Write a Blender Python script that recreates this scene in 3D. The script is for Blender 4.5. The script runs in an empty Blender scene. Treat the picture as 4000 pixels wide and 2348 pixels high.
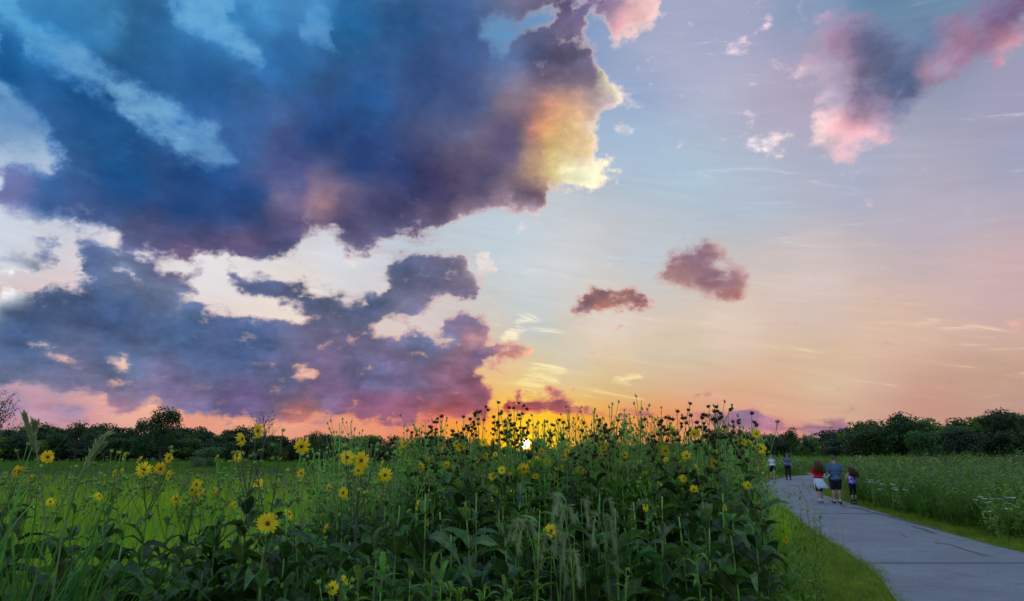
import bpy, bmesh, math, random
import numpy as np
from mathutils import Vector, Matrix, Euler

random.seed(7)
RNG = np.random.default_rng(11)
PI = math.pi
SC = bpy.context.scene
COL = SC.collection

# ------------------------------------------------------------------ camera
FOC = 2667.0                       # focal length in pixels of the 4000 px wide photograph
HORIZON = 1785.0
PITCH = math.atan((HORIZON - 1174.0) / FOC)
EYE = 1.75
cam_data = bpy.data.cameras.new('camera')
cam_data.sensor_width = 36.0
cam_data.lens = 36.0 * FOC / 4000.0
cam_data.clip_start = 0.05
cam_data.clip_end = 9000.0
cam = bpy.data.objects.new('camera', cam_data)
COL.objects.link(cam)
cam.location = (0, 0, EYE)
cam.rotation_euler = (PI / 2 + PITCH, 0, 0)
SC.camera = cam

# ------------------------------------------------------------------ colour management
SC.view_settings.view_transform = 'Standard'
SC.view_settings.look = 'None'
SC.view_settings.exposure = 0.0
SC.view_settings.gamma = 1.0
SC.view_settings.use_curve_mapping = False
SC.render.engine = 'CYCLES'
SC.cycles.max_bounces = 6
SC.cycles.diffuse_bounces = 3
SC.cycles.glossy_bounces = 2
SC.cycles.transmission_bounces = 3
SC.cycles.transparent_max_bounces = 4
SC.cycles.sample_clamp_indirect = 4.0

# ------------------------------------------------------------------ pixel <-> direction
def ray(px, py):
    x = (px - 2000.0) / FOC
    y = (1174.0 - py) / FOC
    return (x, math.cos(PITCH) - y * math.sin(PITCH), math.sin(PITCH) + y * math.cos(PITCH))

def at(px, py, Y):
    d = ray(px, py); t = Y / d[1]
    return Vector((d[0] * t, Y, EYE + d[2] * t))

def sstep(x, a, b):
    t = min(1.0, max(0.0, (x - a) / (b - a)))
    return t * t * (3 - 2 * t)

def interp(x, xs, ys):
    return float(np.interp(x, xs, ys))

def zg(x, y):
    left = interp(y, [26, 130, 200], [0, .5, .55])
    right = interp(y, [24, 30, 43.5, 44.6, 47.5, 50, 60, 120], [0, .05, .26, .31, .55, .64, .72, .75])
    s = sstep(x, 2, 9) * sstep(y, 20, 26) if y > 20 else 0
    return left * (1 - s) + right * s

def ground(px, py):
    d = ray(px, py); t = 2.0
    prev = t
    while t < 400:
        if EYE + d[2] * t < zg(d[0] * t, d[1] * t):
            lo, hi = prev, t
            for _ in range(30):
                m = (lo + hi) / 2
                if EYE + d[2] * m < zg(d[0] * m, d[1] * m): hi = m
                else: lo = m
            t = hi; break
        prev = t; t += 0.25
    return Vector((d[0] * t, d[1] * t, zg(d[0] * t, d[1] * t)))

SUN_PX = (2049, 1733)
sd = Vector(ray(*SUN_PX)).normalized()
SUN_AZ = math.atan2(sd.x, sd.y); SUN_EL = math.asin(sd.z)

# ------------------------------------------------------------------ sky: outlines and colours read off by direction
K = 2520.0                                      # outlines below are noted on a 2520 px wide view
def c1(p): return [(x / 2, y / 2) for x, y in p]
def c2(p): return [(1260 + x / 2, y / 2) for x, y in p]
def c3(p): return [(x / 2, 567 + y / 2) for x, y in p]
def c4(p): return [(1260 + x / 2, 567 + y / 2) for x, y in p]
def el(cx, cy, rx, ry, rot=0, n=18):
    r = math.radians(rot)
    return [(cx + rx * math.cos(a) * math.cos(r) - ry * math.sin(a) * math.sin(r), cy + rx * math.cos(a) * math.sin(r) + ry * math.sin(a) * math.cos(r))
            for a in [2 * PI * i / n for i in range(n)]]

MASS = [(0, -40), (1405, -40), (1410, 20), (1450, 30), (1505, 60), (1500, 78), (1430, 88), (1455, 100), (1480, 130), (1500, 150), (1505, 175), (1525, 195), (1530, 225),
        (1520, 250), (1490, 262), (1482, 282), (1478, 300), (1460, 330), (1434, 345), (1430, 370), (1460, 395), (1480, 410), (1508, 410), (1537, 432), (1510, 440),
        (1485, 457), (1435, 467), (1385, 460), (1347, 452), (1338, 475), (1337, 508), (1310, 515), (1260, 512), (1240, 515), (1175, 530), (1125, 555), (1065, 580), (1050, 597),
        (975, 595), (925, 592), (918, 622), (875, 635), (840, 630), (810, 605), (795, 588), (740, 596), (705, 602), (718, 640), (665, 645), (625, 636), (575, 630), (540, 615),
        (480, 632), (450, 655), (400, 642), (365, 622), (300, 595), (250, 565), (175, 545), (75, 530), (0, 508)]
GAPS = [(c1([(850, -60), (880, 80), (1000, 150), (1100, 190), (1200, 250), (1290, 350), (1320, 380), (1300, 290), (1320, 230), (1250, 190), (1170, 150), (1150, 60), (1170, -60)]), .95),
        (c1([(-60, -60), (100, -60), (130, 90), (280, 200), (450, 280), (560, 370), (700, 450), (800, 470), (900, 590), (960, 600), (1040, 590), (1100, 680), (1180, 780),
             (1100, 815), (1000, 820), (870, 800), (830, 720), (700, 670), (650, 610), (600, 540), (500, 450), (330, 370), (180, 320), (100, 160), (-60, 90)]), .82),
        (c1([(-60, 430), (60, 480), (130, 540), (220, 620), (260, 690), (310, 800), (250, 850), (180, 845), (100, 825), (-60, 860)]), .9),
        (c1([(1510, 110), (1600, 90), (1620, 170), (1560, 235), (1520, 190)]), .8),
        (el(785, 35, 30, 45, 0), .35), (el(290, 50, 30, 22, 20), .45), (el(650, 20, 30, 20, 0), .3),
        ([(1190, 55), (1240, 42), (1300, 50), (1360, 40), (1430, 84), (1340, 76), (1272, 84), (1262, 125), (1245, 142), (1215, 125), (1185, 95)], .95),
        (c1([(1610, 1120), (1690, 1120), (1670, 1165), (1620, 1160)]), .8)]
WARM = c2([(300, -60), (780, -60), (740, 20), (712, 70), (716, 160), (690, 120), (640, 190), (590, 235), (530, 215), (490, 200), (500, 130), (430, 80), (380, 60), (300, 30)])
EAST = c2([(1335, 170), (1450, 165), (1600, 130), (1700, 80), (1830, 85), (1920, 120), (2050, 80), (2220, 60), (2280, -60), (2600, -60), (2600, 200), (2450, 285), (2350, 285), (2250, 335),
           (2150, 400), (2050, 475), (1950, 515), (1900, 560), (1850, 605), (1790, 640), (1780, 700), (1700, 745), (1640, 790), (1560, 765), (1480, 745), (1430, 772), (1412, 700),
           (1415, 600), (1480, 515), (1570, 500), (1640, 430), (1590, 350), (1560, 280), (1440, 285), (1360, 265), (1335, 210)])
BANK = c3([(-60, 340), (80, 330), (180, 340), (150, 310), (200, 280), (350, 265), (450, 265), (540, 270), (510, 215), (440, 195), (380, 150), (380, 60), (440, 45), (520, 90), (600, 85),
           (700, 110), (760, 150), (850, 180), (950, 220), (1000, 270), (1000, 320), (860, 300), (830, 325), (860, 350), (1000, 370), (1060, 390), (1100, 420), (1180, 418), (1250, 435),
           (1350, 440), (1440, 462), (1480, 425), (1530, 385), (1480, 362), (1380, 360), (1250, 320), (1150, 260), (1110, 195), (1180, 190), (1240, 215), (1330, 225), (1400, 250), (1440, 240),
           (1500, 280), (1560, 305), (1600, 260), (1640, 265), (1700, 320), (1800, 325), (1850, 290), (1900, 310), (1930, 270), (1880, 240), (1860, 200), (1838, 180), (1865, 130),
           (1890, 108), (1950, 115), (2000, 110), (2060, 90), (2150, 95), (2220, 88), (2285, 120), (2300, 200), (2350, 250), (2362, 345), (2300, 330), (2200, 320), (2130, 370), (2080, 420),
           (2000, 450), (1900, 450), (1820, 480), (1760, 510), (1850, 498), (1920, 525), (2000, 510), (2040, 480), (2100, 490), (2140, 530), (2190, 585), (2235, 580), (2180, 500),
           (2138, 450), (2170, 408), (2250, 398), (2385, 418), (2402, 470), (2390, 540), (2330, 578), (2440, 550), (2520, 548), (2580, 558), (2625, 575), (2615, 612), (2580, 640), (2535, 662),
           (2480, 655), (2400, 655), (2360, 690), (2385, 720), (2445, 770), (2430, 800), (2400, 830), (2480, 880), (2350, 890), (2200, 900), (1900, 903), (1700, 903), (1500, 897),
           (1380, 915), (1300, 908), (1100, 885), (950, 892), (880, 860), (800, 868), (760, 850), (775, 805), (650, 855), (520, 842), (530, 800), (480, 790), (420, 800), (300, 790),
           (150, 762), (-60, 758)])
BANK = [(x, y + (16 if y > 955 else 0)) for x, y in BANK]
BANK_GAPS = [(c3(el(200, 567, 36, 22, 25)), .95), (c3(el(305, 618, 28, 14, 5)), .9), (c3(el(390, 630, 30, 11, 8)), .85), (c3([(520, 600), (570, 610), (640, 650), (625, 695), (590, 670), (570, 640)]), 1),
             (c3([(1390, 672), (1440, 684), (1500, 668), (1560, 668), (1545, 700), (1460, 700)]), .8), (c3(el(1350, 640, 40, 9, 20)), .7), (c3(el(1810, 668, 42, 12, -8)), .8),
             (c3(el(775, 735, 42, 13, 5)), .8), (c3(el(935, 655, 16, 14, 0)), .6), (c3(el(610, 192, 45, 14, 5)), .8), (c3(el(1390, 585, 22, 8, 0)), .45), (c3(el(1690, 540, 50, 10, 8)), .45),
             (c3(el(2150, 300, 45, 18, 40)), .55), (c3(el(1220, 540, 60, 7, 4)), .4), (c3(el(2065, 818, 14, 9, 0)), .8), (c3([(2220, 790), (2290, 770), (2330, 800), (2280, 810)]), .6),
             (c3(el(300, 735, 260, 8, 2)), .5), (c3(el(600, 760, 90, 8, 0)), .7), (c3(el(320, 405, 60, 12, 0)), .3)]
SMALL = [(c3([(110, 40), (250, 32), (370, 75), (350, 95), (200, 80), (120, 60)]), .8, 7), (c3([(-60, 100), (100, 98), (180, 140), (250, 112), (290, 150), (345, 188), (250, 198), (150, 187), (-60, 160)]), .9, 8),
         (c3([(960, 175), (990, 152), (1015, 170), (1000, 200), (970, 195)]), .7, 5),
         (c4([(700, 212), (740, 180), (800, 150), (830, 110), (870, 85), (930, 73), (990, 80), (1040, 42), (1058, 60), (1030, 100), (1030, 125), (1080, 145), (990, 150), (950, 175), (955, 210), (1020, 235),
              (1060, 205), (1050, 170), (1120, 163), (1160, 188), (1212, 235), (1155, 245), (1140, 290), (1142, 330), (1080, 368), (1000, 358), (940, 330), (900, 292), (840, 292), (800, 250), (740, 230)]), 1, 8),
         (c4([(262, 372), (320, 350), (350, 318), (390, 288), (480, 290), (580, 266), (660, 280), (700, 310), (720, 343), (780, 355), (850, 350), (780, 372), (700, 378), (640, 397), (560, 387), (460, 382),
              (380, 402), (320, 428), (288, 412)]), 1, 6),
         (c4([(1440, 180), (1490, 148), (1540, 128), (1592, 145), (1560, 162), (1500, 175), (1460, 190)]), .75, 8), (c4([(2445, 470), (2500, 425), (2600, 440), (2600, 510), (2500, 495)]), .6, 10),
         (el(1320, 108, 30, 0, 0), 0, 4), (el(1820, 112, 32, 20, 5), .6, 12), (el(1888, 118, 20, 18, 0), .5, 12), (el(1925, 165, 50, 18, -5), .6, 14), (el(1848, 292, 24, 11, 0), .7, 6),
         (el(1845, 355, 30, 33, -30), .6, 13), (el(1912, 352, 44, 18, -15), .85, 8), (el(1838, 20, 22, 10, 0), .6, 9), (el(1948, 25, 28, 28, 30), .55, 16), (el(1780, 80, 26, 9, 0), .5, 9),
         (el(1760, 400, 48, 22, 20), .4, 16), (el(1305, 565, 34, 9, 5), .8, 6), (el(1600, 125, 12, 22, 0), .4, 9), (el(2262, 328, 14, 9, 0), .6, 9), (el(1555, 240, 12, 22, 20), .55, 6),
         (el(1520, 310, 30, 14, 5), .55, 6), (el(1185, 637, 28, 22, 30), .95, 6), (el(885, 655, 16, 12, 0), .7, 6), (el(2040, 190, 95, 62, 10), .62, 22), (el(2100, 300, 60, 60, 0), .6, 22),
         (el(1255, 524, 30, 12, 0), .5, 8), (el(1180, 540, 50, 10, -15), .4, 9), (el(0, 690, 50, 18, 35), .8, 6),
         (c4([(-60, 825), (60, 820), (160, 818), (200, 807), (260, 812), (300, 835), (330, 840), (270, 848), (300, 878), (290, 902), (150, 906), (-60, 910)]), 1, 4),
         (c4([(275, 912), (310, 873), (360, 872), (410, 875), (470, 885), (530, 874), (600, 880), (700, 887), (800, 902), (790, 918), (700, 922), (480, 924)]), 1, 4),
         (c4([(780, 910), (900, 902), (1060, 900), (1180, 894), (1290, 905), (1340, 930), (1650, 935), (1680, 960), (1650, 1020), (1200, 1010), (900, 965), (780, 945)]), .9, 7),
         (el(2058, 1022, 60, 5, 0), .7, 4), (el(1970, 1026, 40, 5, -3), .7, 4), (el(2330, 1022, 90, 6, 0), .55, 6), (el(1272, 968, 18, 7, 5), .95, 3), (el(1245, 915, 20, 8, -15), .8, 4),
         (el(1330, 1062, 60, 4, 0), .7, 3), (el(1400, 1060, 30, 4, 0), .7, 3), (el(1230, 1015, 60, 10, 0), .8, 6),
         ([(-40, 985), (120, 975), (250, 990), (240, 1025), (120, 1035), (-40, 1030)], .75, 12), (el(105, 965, 60, 12, 5), .5, 8), (el(210, 975, 26, 12, 5), .8, 6), (el(345, 1005, 22, 8, -30), .75, 4), (el(255, 1018, 25, 5, 0), .7, 4),
         ([(690, 1036), (830, 1030), (960, 1020), (1150, 1008), (1220, 1020), (1210, 1048), (1050, 1046), (900, 1050), (780, 1042)], .8, 6), (el(1100, 1055, 160, 4, 0), .5, 5), (el(600, 1030, 40, 3, 0), .6, 3), ([(650, 1026), (760, 1030), (900, 1034), (1190, 1026), (1190, 1036), (900, 1044), (700, 1040)], .9, 3), (el(300, 1032, 120, 4, 0), .6, 4), (el(900, 1058, 120, 3, 0), .5, 3)]
CIRRUS = [(c4([(-60, 560), (-60, 500), (0, 465), (60, 448), (152, 450), (120, 480), (50, 505), (20, 540), (0, 560)]), 1, 5), (el(1335, 783, 24, 4, 4), .8, 3), (el(1360, 820, 50, 18, 10), .5, 12),
          (el(1350, 895, 50, 22, 10), .85, 9), (el(1330, 940, 62, 20, 0), 1, 9), (el(1270, 965, 40, 14, 0), .8, 9), (el(1545, 932, 52, 16, -14), 1, 6), (el(1510, 975, 120, 14, -5), .75, 10),
          (el(1580, 992, 120, 9, 0), .6, 8), (el(1450, 1003, 90, 12, 0), .6, 10), (el(1590, 775, 100, 7, -3), .5, 6), (el(1560, 632, 100, 7, -16), .5, 6), (el(2010, 932, 84, 5, -8), .65, 5),
          (el(2375, 850, 64, 6, -22), .45, 6), (el(2350, 885, 45, 5, 15), .4, 6), (el(2165, 1000, 90, 6, 0), .6, 6), (el(1925, 985, 38, 3, -12), .6, 3), (el(1800, 950, 60, 5, -12), .45, 6),
          (el(2460, 985, 70, 3, 12), .45, 4), (el(1730, 1000, 100, 8, 0), .5, 8), (el(730, 1018, 200, 3, 0), .6, 3), (el(1480, 1030, 140, 8, 0), .5, 6), (el(1220, 1030, 60, 6, -5), .5, 5)]
# colours (x, y, r, g, b) as they look in the picture, without and with cloud
SKYC = [(0, 0, 95, 165, 205), (50, 30, 95, 166, 208), (450, 60, 98, 166, 212), (550, 110, 100, 165, 212), (150, 170, 92, 152, 203), (400, 310, 105, 165, 208), (550, 370, 90, 140, 190), (0, 260, 110, 155, 198), (60, 300, 90, 135, 185),
        (50, 380, 190, 203, 222), (120, 400, 195, 208, 225), (0, 560, 205, 215, 228), (300, 620, 228, 220, 224), (550, 680, 225, 224, 228), (700, 770, 238, 224, 212), (480, 640, 232, 226, 226), (850, 650, 212, 218, 226), (1000, 590, 188, 205, 225),
        (1220, 560, 190, 210, 226), (1230, 90, 90, 150, 198), (1300, 60, 100, 145, 200), (1400, 70, 130, 155, 205), (785, 90, 95, 150, 200), (1560, 200, 150, 172, 212), (1650, 100, 172, 176, 208), (1550, 350, 168, 195, 224), (1700, 430, 174, 202, 223), (1750, 200, 182, 184, 212),
        (1800, 60, 165, 168, 203), (2000, 30, 135, 158, 196), (2200, 20, 95, 135, 172), (2300, 60, 110, 142, 175), (2500, 230, 163, 160, 192), (2480, 400, 165, 168, 198), (2100, 430, 172, 180, 208), (1850, 470, 178, 194, 216), (2300, 560, 190, 180, 198), (1960, 230, 190, 172, 198),
        (2030, 200, 160, 155, 188), (1300, 700, 205, 217, 224), (1260, 620, 200, 216, 227), (1350, 650, 216, 217, 222), (1600, 640, 196, 206, 217), (2000, 700, 222, 202, 197), (2400, 680, 214, 184, 184), (1300, 790, 195, 206, 212), (1500, 800, 236, 216, 202), (1800, 800, 232, 208, 190),
        (2200, 830, 230, 192, 166), (2500, 850, 220, 178, 160), (1400, 880, 217, 208, 188), (1650, 900, 216, 202, 176), (2000, 930, 224, 192, 158), (2400, 950, 204, 164, 136), (2519, 970, 192, 150, 130), (1500, 970, 230, 196, 138), (1900, 1000, 222, 178, 140), (2300, 1010, 200, 148, 132), (1700, 1045, 226, 150, 112),
        (1900, 1060, 208, 132, 128), (1291, 1091, 255, 222, 20), (1290, 1055, 255, 205, 25), (1200, 1060, 255, 160, 35), (1400, 1045, 253, 170, 45), (1500, 1050, 246, 152, 62), (1600, 1065, 242, 138, 72), (1100, 1030, 248, 150, 70), (1000, 1050, 228, 126, 96), (800, 1055, 222, 136, 118),
        (500, 1045, 222, 140, 126), (420, 1000, 236, 168, 134), (200, 1010, 205, 145, 152), (0, 1010, 182, 138, 158), (100, 1005, 168, 134, 160), (0, 950, 190, 160, 180), (60, 1035, 205, 145, 150), (250, 965, 235, 185, 165), (620, 1020, 238, 165, 128), (850, 1022, 238, 160, 122), (1240, 960, 250, 205, 120), (1200, 900, 238, 200, 165), (1180, 1005, 252, 168, 60),
        (1370, 925, 235, 215, 165), (2519, 1050, 192, 142, 145), (100, 850, 238, 200, 190), (310, 890, 238, 205, 195), (730, 910, 240, 190, 180), (390, 935, 245, 195, 175), (1100, 820, 215, 200, 205), (2519, 700, 210, 175, 180), (1000, 790, 225, 212, 210)]
CLDC = [(60, 40, 62, 130, 182), (150, 80, 50, 115, 170), (30, 150, 30, 90, 150), (0, 110, 40, 105, 165), (200, 230, 35, 90, 150), (300, 270, 34, 84, 145), (230, 60, 62, 130, 182), (400, 130, 50, 110, 165), (500, 200, 46, 100, 160), (600, 60, 55, 120, 175), (700, 150, 50, 105, 165), (650, 10, 70, 140, 195), (780, 20, 68, 130, 185),
        (850, 50, 40, 100, 155), (1000, 60, 45, 95, 155), (1100, 30, 62, 100, 162), (900, 250, 45, 90, 150), (1050, 200, 52, 82, 140), (1150, 250, 70, 90, 145), (1150, 120, 62, 95, 155), (800, 330, 46, 80, 140), (720, 420, 72, 90, 150), (600, 330, 62, 105, 165), (900, 380, 46, 72, 128), (1000, 420, 50, 68, 124), (1050, 440, 64, 64, 110),
        (1100, 470, 78, 72, 112), (950, 520, 74, 74, 120), (500, 420, 42, 86, 148), (600, 500, 40, 78, 140), (450, 500, 44, 80, 140), (300, 450, 36, 88, 150), (280, 340, 45, 100, 160), (150, 480, 60, 100, 160), (100, 300, 55, 105, 165), (20, 490, 112, 116, 166), (200, 520, 76, 96, 150), (350, 600, 96, 96, 146), (450, 630, 118, 98, 142), (600, 590, 110, 95, 140),
        (700, 560, 80, 84, 135), (745, 490, 110, 104, 148), (780, 505, 205, 155, 155), (765, 512, 150, 125, 150), (798, 512, 130, 112, 148), (780, 530, 120, 105, 140), (715, 490, 125, 115, 150), (880, 600, 110, 100, 145), (850, 540, 80, 80, 125), (1250, 350, 88, 84, 135), (1200, 450, 82, 78, 118), (1300, 480, 100, 85, 115), (1200, 525, 150, 120, 145), (1050, 560, 110, 100, 140),
        (1250, 150, 82, 112, 165), (1330, 130, 92, 104, 152), (1400, 150, 112, 108, 152), (1450, 200, 132, 114, 152), (1350, 230, 112, 102, 142), (1300, 300, 122, 104, 140), (1480, 150, 140, 125, 165), (1365, 280, 228, 152, 118), (1410, 280, 235, 168, 132), (1345, 340, 250, 160, 108), (1350, 310, 240, 152, 108), (1390, 330, 252, 186, 130), (1330, 400, 252, 190, 125), (1365, 400, 255, 218, 155), (1430, 440, 255, 236, 190),
        (1480, 425, 252, 222, 185), (1318, 360, 190, 145, 135), (1500, 310, 235, 208, 190), (1512, 210, 252, 226, 185), (1440, 300, 235, 195, 150), (1500, 245, 226, 205, 195), (1560, 240, 230, 205, 200), (1480, 240, 190, 160, 165), (1330, 460, 170, 130, 135), (1500, 40, 160, 130, 165), (1560, 60, 222, 170, 170), (1600, 40, 232, 182, 178), (1540, 100, 240, 190, 185), (1430, 20, 115, 105, 155), (1470, 10, 125, 110, 158),
        (1940, 110, 178, 138, 165), (2000, 95, 168, 128, 160), (2060, 120, 175, 145, 170), (2100, 60, 135, 115, 152), (2150, 100, 105, 114, 150), (2190, 180, 84, 105, 145), (2250, 90, 100, 120, 158), (2140, 210, 105, 108, 145), (2220, 240, 98, 106, 142), (2080, 270, 172, 144, 166), (2040, 200, 176, 164, 192), (1990, 170, 190, 168, 192), (2020, 300, 225, 180, 178), (1985, 340, 242, 198, 184), (2050, 330, 222, 162, 165), (2110, 350, 225, 162, 165), (2130, 280, 142, 122, 152), (2090, 380, 215, 175, 185),
        (2350, 110, 152, 118, 146), (2450, 40, 112, 92, 130), (2500, 10, 118, 95, 132), (2490, 115, 205, 148, 162), (2400, 80, 138, 108, 140), (2300, 170, 172, 142, 168), (2340, 30, 125, 112, 145), (2240, 30, 92, 115, 150), (1820, 112, 226, 188, 198), (1888, 118, 220, 182, 196), (1925, 165, 222, 186, 196), (1848, 292, 230, 200, 200), (1845, 355, 220, 198, 212), (1912, 352, 240, 198, 192), (1838, 20, 210, 178, 198), (1948, 25, 205, 165, 190), (1780, 80, 210, 178, 196), (1760, 400, 205, 202, 216), (1305, 565, 222, 208, 212),
        (1690, 625, 145, 118, 142), (1730, 620, 165, 132, 150), (1675, 665, 190, 145, 150), (1740, 690, 150, 115, 135), (1790, 735, 205, 135, 125), (1790, 715, 155, 115, 130), (1720, 715, 215, 160, 150), (1820, 660, 165, 135, 150), (1850, 675, 205, 165, 165), (1785, 598, 215, 170, 165),
        (1500, 722, 118, 96, 128), (1430, 755, 130, 98, 122), (1500, 755, 215, 145, 130), (1580, 725, 140, 105, 128), (1550, 708, 215, 155, 145), (1580, 760, 175, 120, 125), (1650, 745, 222, 165, 145), (1450, 720, 215, 155, 145), (2020, 648, 218, 162, 165), (2510, 800, 215, 155, 150),
        (100, 760, 78, 96, 150), (200, 740, 76, 95, 150), (300, 780, 70, 90, 146), (450, 820, 80, 95, 150), (600, 850, 85, 95, 155), (50, 830, 80, 90, 146), (100, 900, 108, 102, 152), (300, 900, 106, 105, 156), (500, 900, 100, 95, 150), (800, 700, 92, 100, 146), (1000, 650, 92, 98, 145), (1080, 660, 110, 106, 150), (1150, 700, 128, 118, 152), (650, 690, 95, 105, 156), (900, 730, 88, 98, 150),
        (300, 650, 112, 126, 172), (220, 630, 95, 115, 165), (400, 700, 115, 124, 168), (50, 640, 110, 126, 168), (700, 930, 118, 98, 148), (900, 930, 116, 95, 145), (1000, 940, 132, 96, 145), (1100, 950, 152, 95, 135), (1180, 970, 172, 100, 130), (900, 1000, 152, 95, 140), (600, 990, 132, 95, 146), (1150, 1005, 190, 92, 108), (1000, 1010, 175, 94, 122), (1170, 790, 142, 122, 155), (1190, 835, 205, 155, 160), (1130, 780, 125, 112, 152),
        (1050, 840, 108, 104, 150), (1200, 880, 108, 88, 130), (1260, 875, 132, 92, 120), (1295, 890, 232, 140, 105), (1275, 855, 155, 115, 135), (1305, 855, 250, 200, 160), (1240, 870, 205, 130, 130), (400, 960, 138, 110, 152), (300, 980, 135, 118, 158), (500, 985, 132, 108, 155), (800, 985, 150, 105, 150), (150, 950, 132, 112, 156), (0, 930, 122, 110, 155), (1185, 637, 250, 226, 216), (885, 655, 245, 215, 210), (1150, 625, 175, 155, 178), (0, 690, 245, 228, 218), (1255, 524, 215, 180, 185), (1180, 545, 215, 180, 190),
        (1400, 960, 200, 130, 110), (1300, 985, 175, 90, 120), (1370, 980, 145, 88, 125), (1290, 1010, 212, 78, 82), (1370, 1010, 195, 85, 95), (1500, 1015, 152, 95, 126), (1600, 1018, 172, 105, 130), (1750, 1030, 170, 118, 148), (1850, 1022, 160, 125, 158), (1900, 1050, 185, 125, 145), (2050, 1040, 182, 132, 150), (2050, 1022, 150, 122, 152), (2330, 1022, 158, 128, 155), (1272, 968, 150, 88, 118), (1245, 915, 165, 100, 125), (1350, 1062, 225, 120, 50), (1230, 1015, 222, 90, 70),
        (100, 1010, 205, 145, 168), (105, 965, 170, 135, 165), (210, 975, 140, 115, 158), (345, 1005, 185, 125, 145), (255, 1018, 185, 125, 150), (900, 1040, 205, 112, 120), (1100, 1045, 225, 110, 95), (750, 1036, 215, 130, 125), (480, 975, 150, 112, 152)]

RW, RH, RS = 660, 300, 4.0       # raster: x = i*RS - 60, y = j*RS - 60
_gx, _gy = np.meshgrid(np.arange(RW) * RS - 60, np.arange(RH) * RS - 60)
def raster(poly):
    m = np.zeros((RH, RW), bool)
    n = len(poly)
    for i in range(n):
        x0, y0 = poly[i]; x1, y1 = poly[(i + 1) % n]
        if y0 == y1: continue
        c = ((y0 > _gy) != (y1 > _gy)) & (_gx < (x1 - x0) * (_gy - y0) / (y1 - y0) + x0)
        m ^= c
    return m.astype(float)
def blur(a, s):
    s = s / RS
    r = max(1, int(3 * s)); k = np.exp(-0.5 * (np.arange(-r, r + 1) / max(s, .4)) ** 2); k /= k.sum()
    p = np.pad(a, r, mode='edge')
    p = np.apply_along_axis(lambda v: np.convolve(v, k, 'valid'), 0, p)
    return np.apply_along_axis(lambda v: np.convolve(v, k, 'valid'), 1, p)

def density_maps():
    d = blur(raster(MASS), 18)
    soft = blur(raster([(0, -60), (1300, -60), (1300, 500), (0, 560)]), 40)
    for p, a in GAPS: d *= 1 - a * blur(raster(p), 12)
    d = np.maximum(d, .95 * blur(raster(WARM), 18))
    d *= 1.2
    e = raster(EAST); d = np.maximum(d, 1.0 * blur(e, 34)); soft = np.maximum(soft, .8 * blur(e, 20))
    b = blur(raster(BANK), 13)
    for p, a in BANK_GAPS: b *= 1 - a * blur(raster(p), 8) * 1.1
    d = np.maximum(d, 1.2 * b)
    for p, a, s in SMALL:
        if a > 0:
            q = raster(p); d = np.maximum(d, (1.15 if a == 1 else 1.4 * a) * blur(q, s * 2.2))
            if a < .8 or (a == 1 and q.sum() > 900): soft = np.maximum(soft, blur(q, s * 2.5) * 1.0)
    c = np.zeros_like(d)
    for p, a, s in CIRRUS: c = np.maximum(c, a * blur(raster(p), s))
    return d / 1.5, np.clip(soft, 0, 1), c

AZ0, AZ1, EL0, EL1, VP = -.84, .84, -.02, .70, .72
def photo_xy(az, e):
    d = (math.sin(az) * math.cos(e), math.cos(az) * math.cos(e), math.sin(e))
    f = d[1] * math.cos(PITCH) + d[2] * math.sin(PITCH); u = -d[1] * math.sin(PITCH) + d[2] * math.cos(PITCH)
    return (1260 + d[0] / f * FOC * .63, 739.6 - u / f * FOC * .63)
def rows(n, cols):
    out = []
    for i in range(n):
        e = EL0 + (EL1 - EL0) * (i / (n - 1)) ** (1 / VP)
        out.append([photo_xy(AZ0 + (AZ1 - AZ0) * j / (cols - 1), e) for j in range(cols)])
    return np.array(out)
def lookup(a, P):
    x = np.clip((P[..., 0] + 60) / RS, 0, RW - 1.01); y = np.clip((P[..., 1] + 60) / RS, 0, RH - 1.01)
    x0 = x.astype(int); y0 = y.astype(int); fx = x - x0; fy = y - y0
    return a[y0, x0] * (1 - fx) * (1 - fy) + a[y0, x0 + 1] * fx * (1 - fy) + a[y0 + 1, x0] * (1 - fx) * fy + a[y0 + 1, x0 + 1] * fx * fy
def colours(ctrl, P, s0, yk=1.0, power=3.2):
    c = np.array(ctrl, float)
    X = np.clip(P[..., 0], -40, 2560)[..., None]; Y = np.clip(P[..., 1], -30, 1140)[..., None]
    r2 = (X - c[:, 0]) ** 2 + (yk * (Y - c[:, 1])) ** 2 + s0 * s0
    w = r2 ** (-power / 2)
    w /= w.sum(-1, keepdims=True)
    return np.einsum('ijk,kc->ijc', w, c[:, 2:5] / 255.0)

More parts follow.
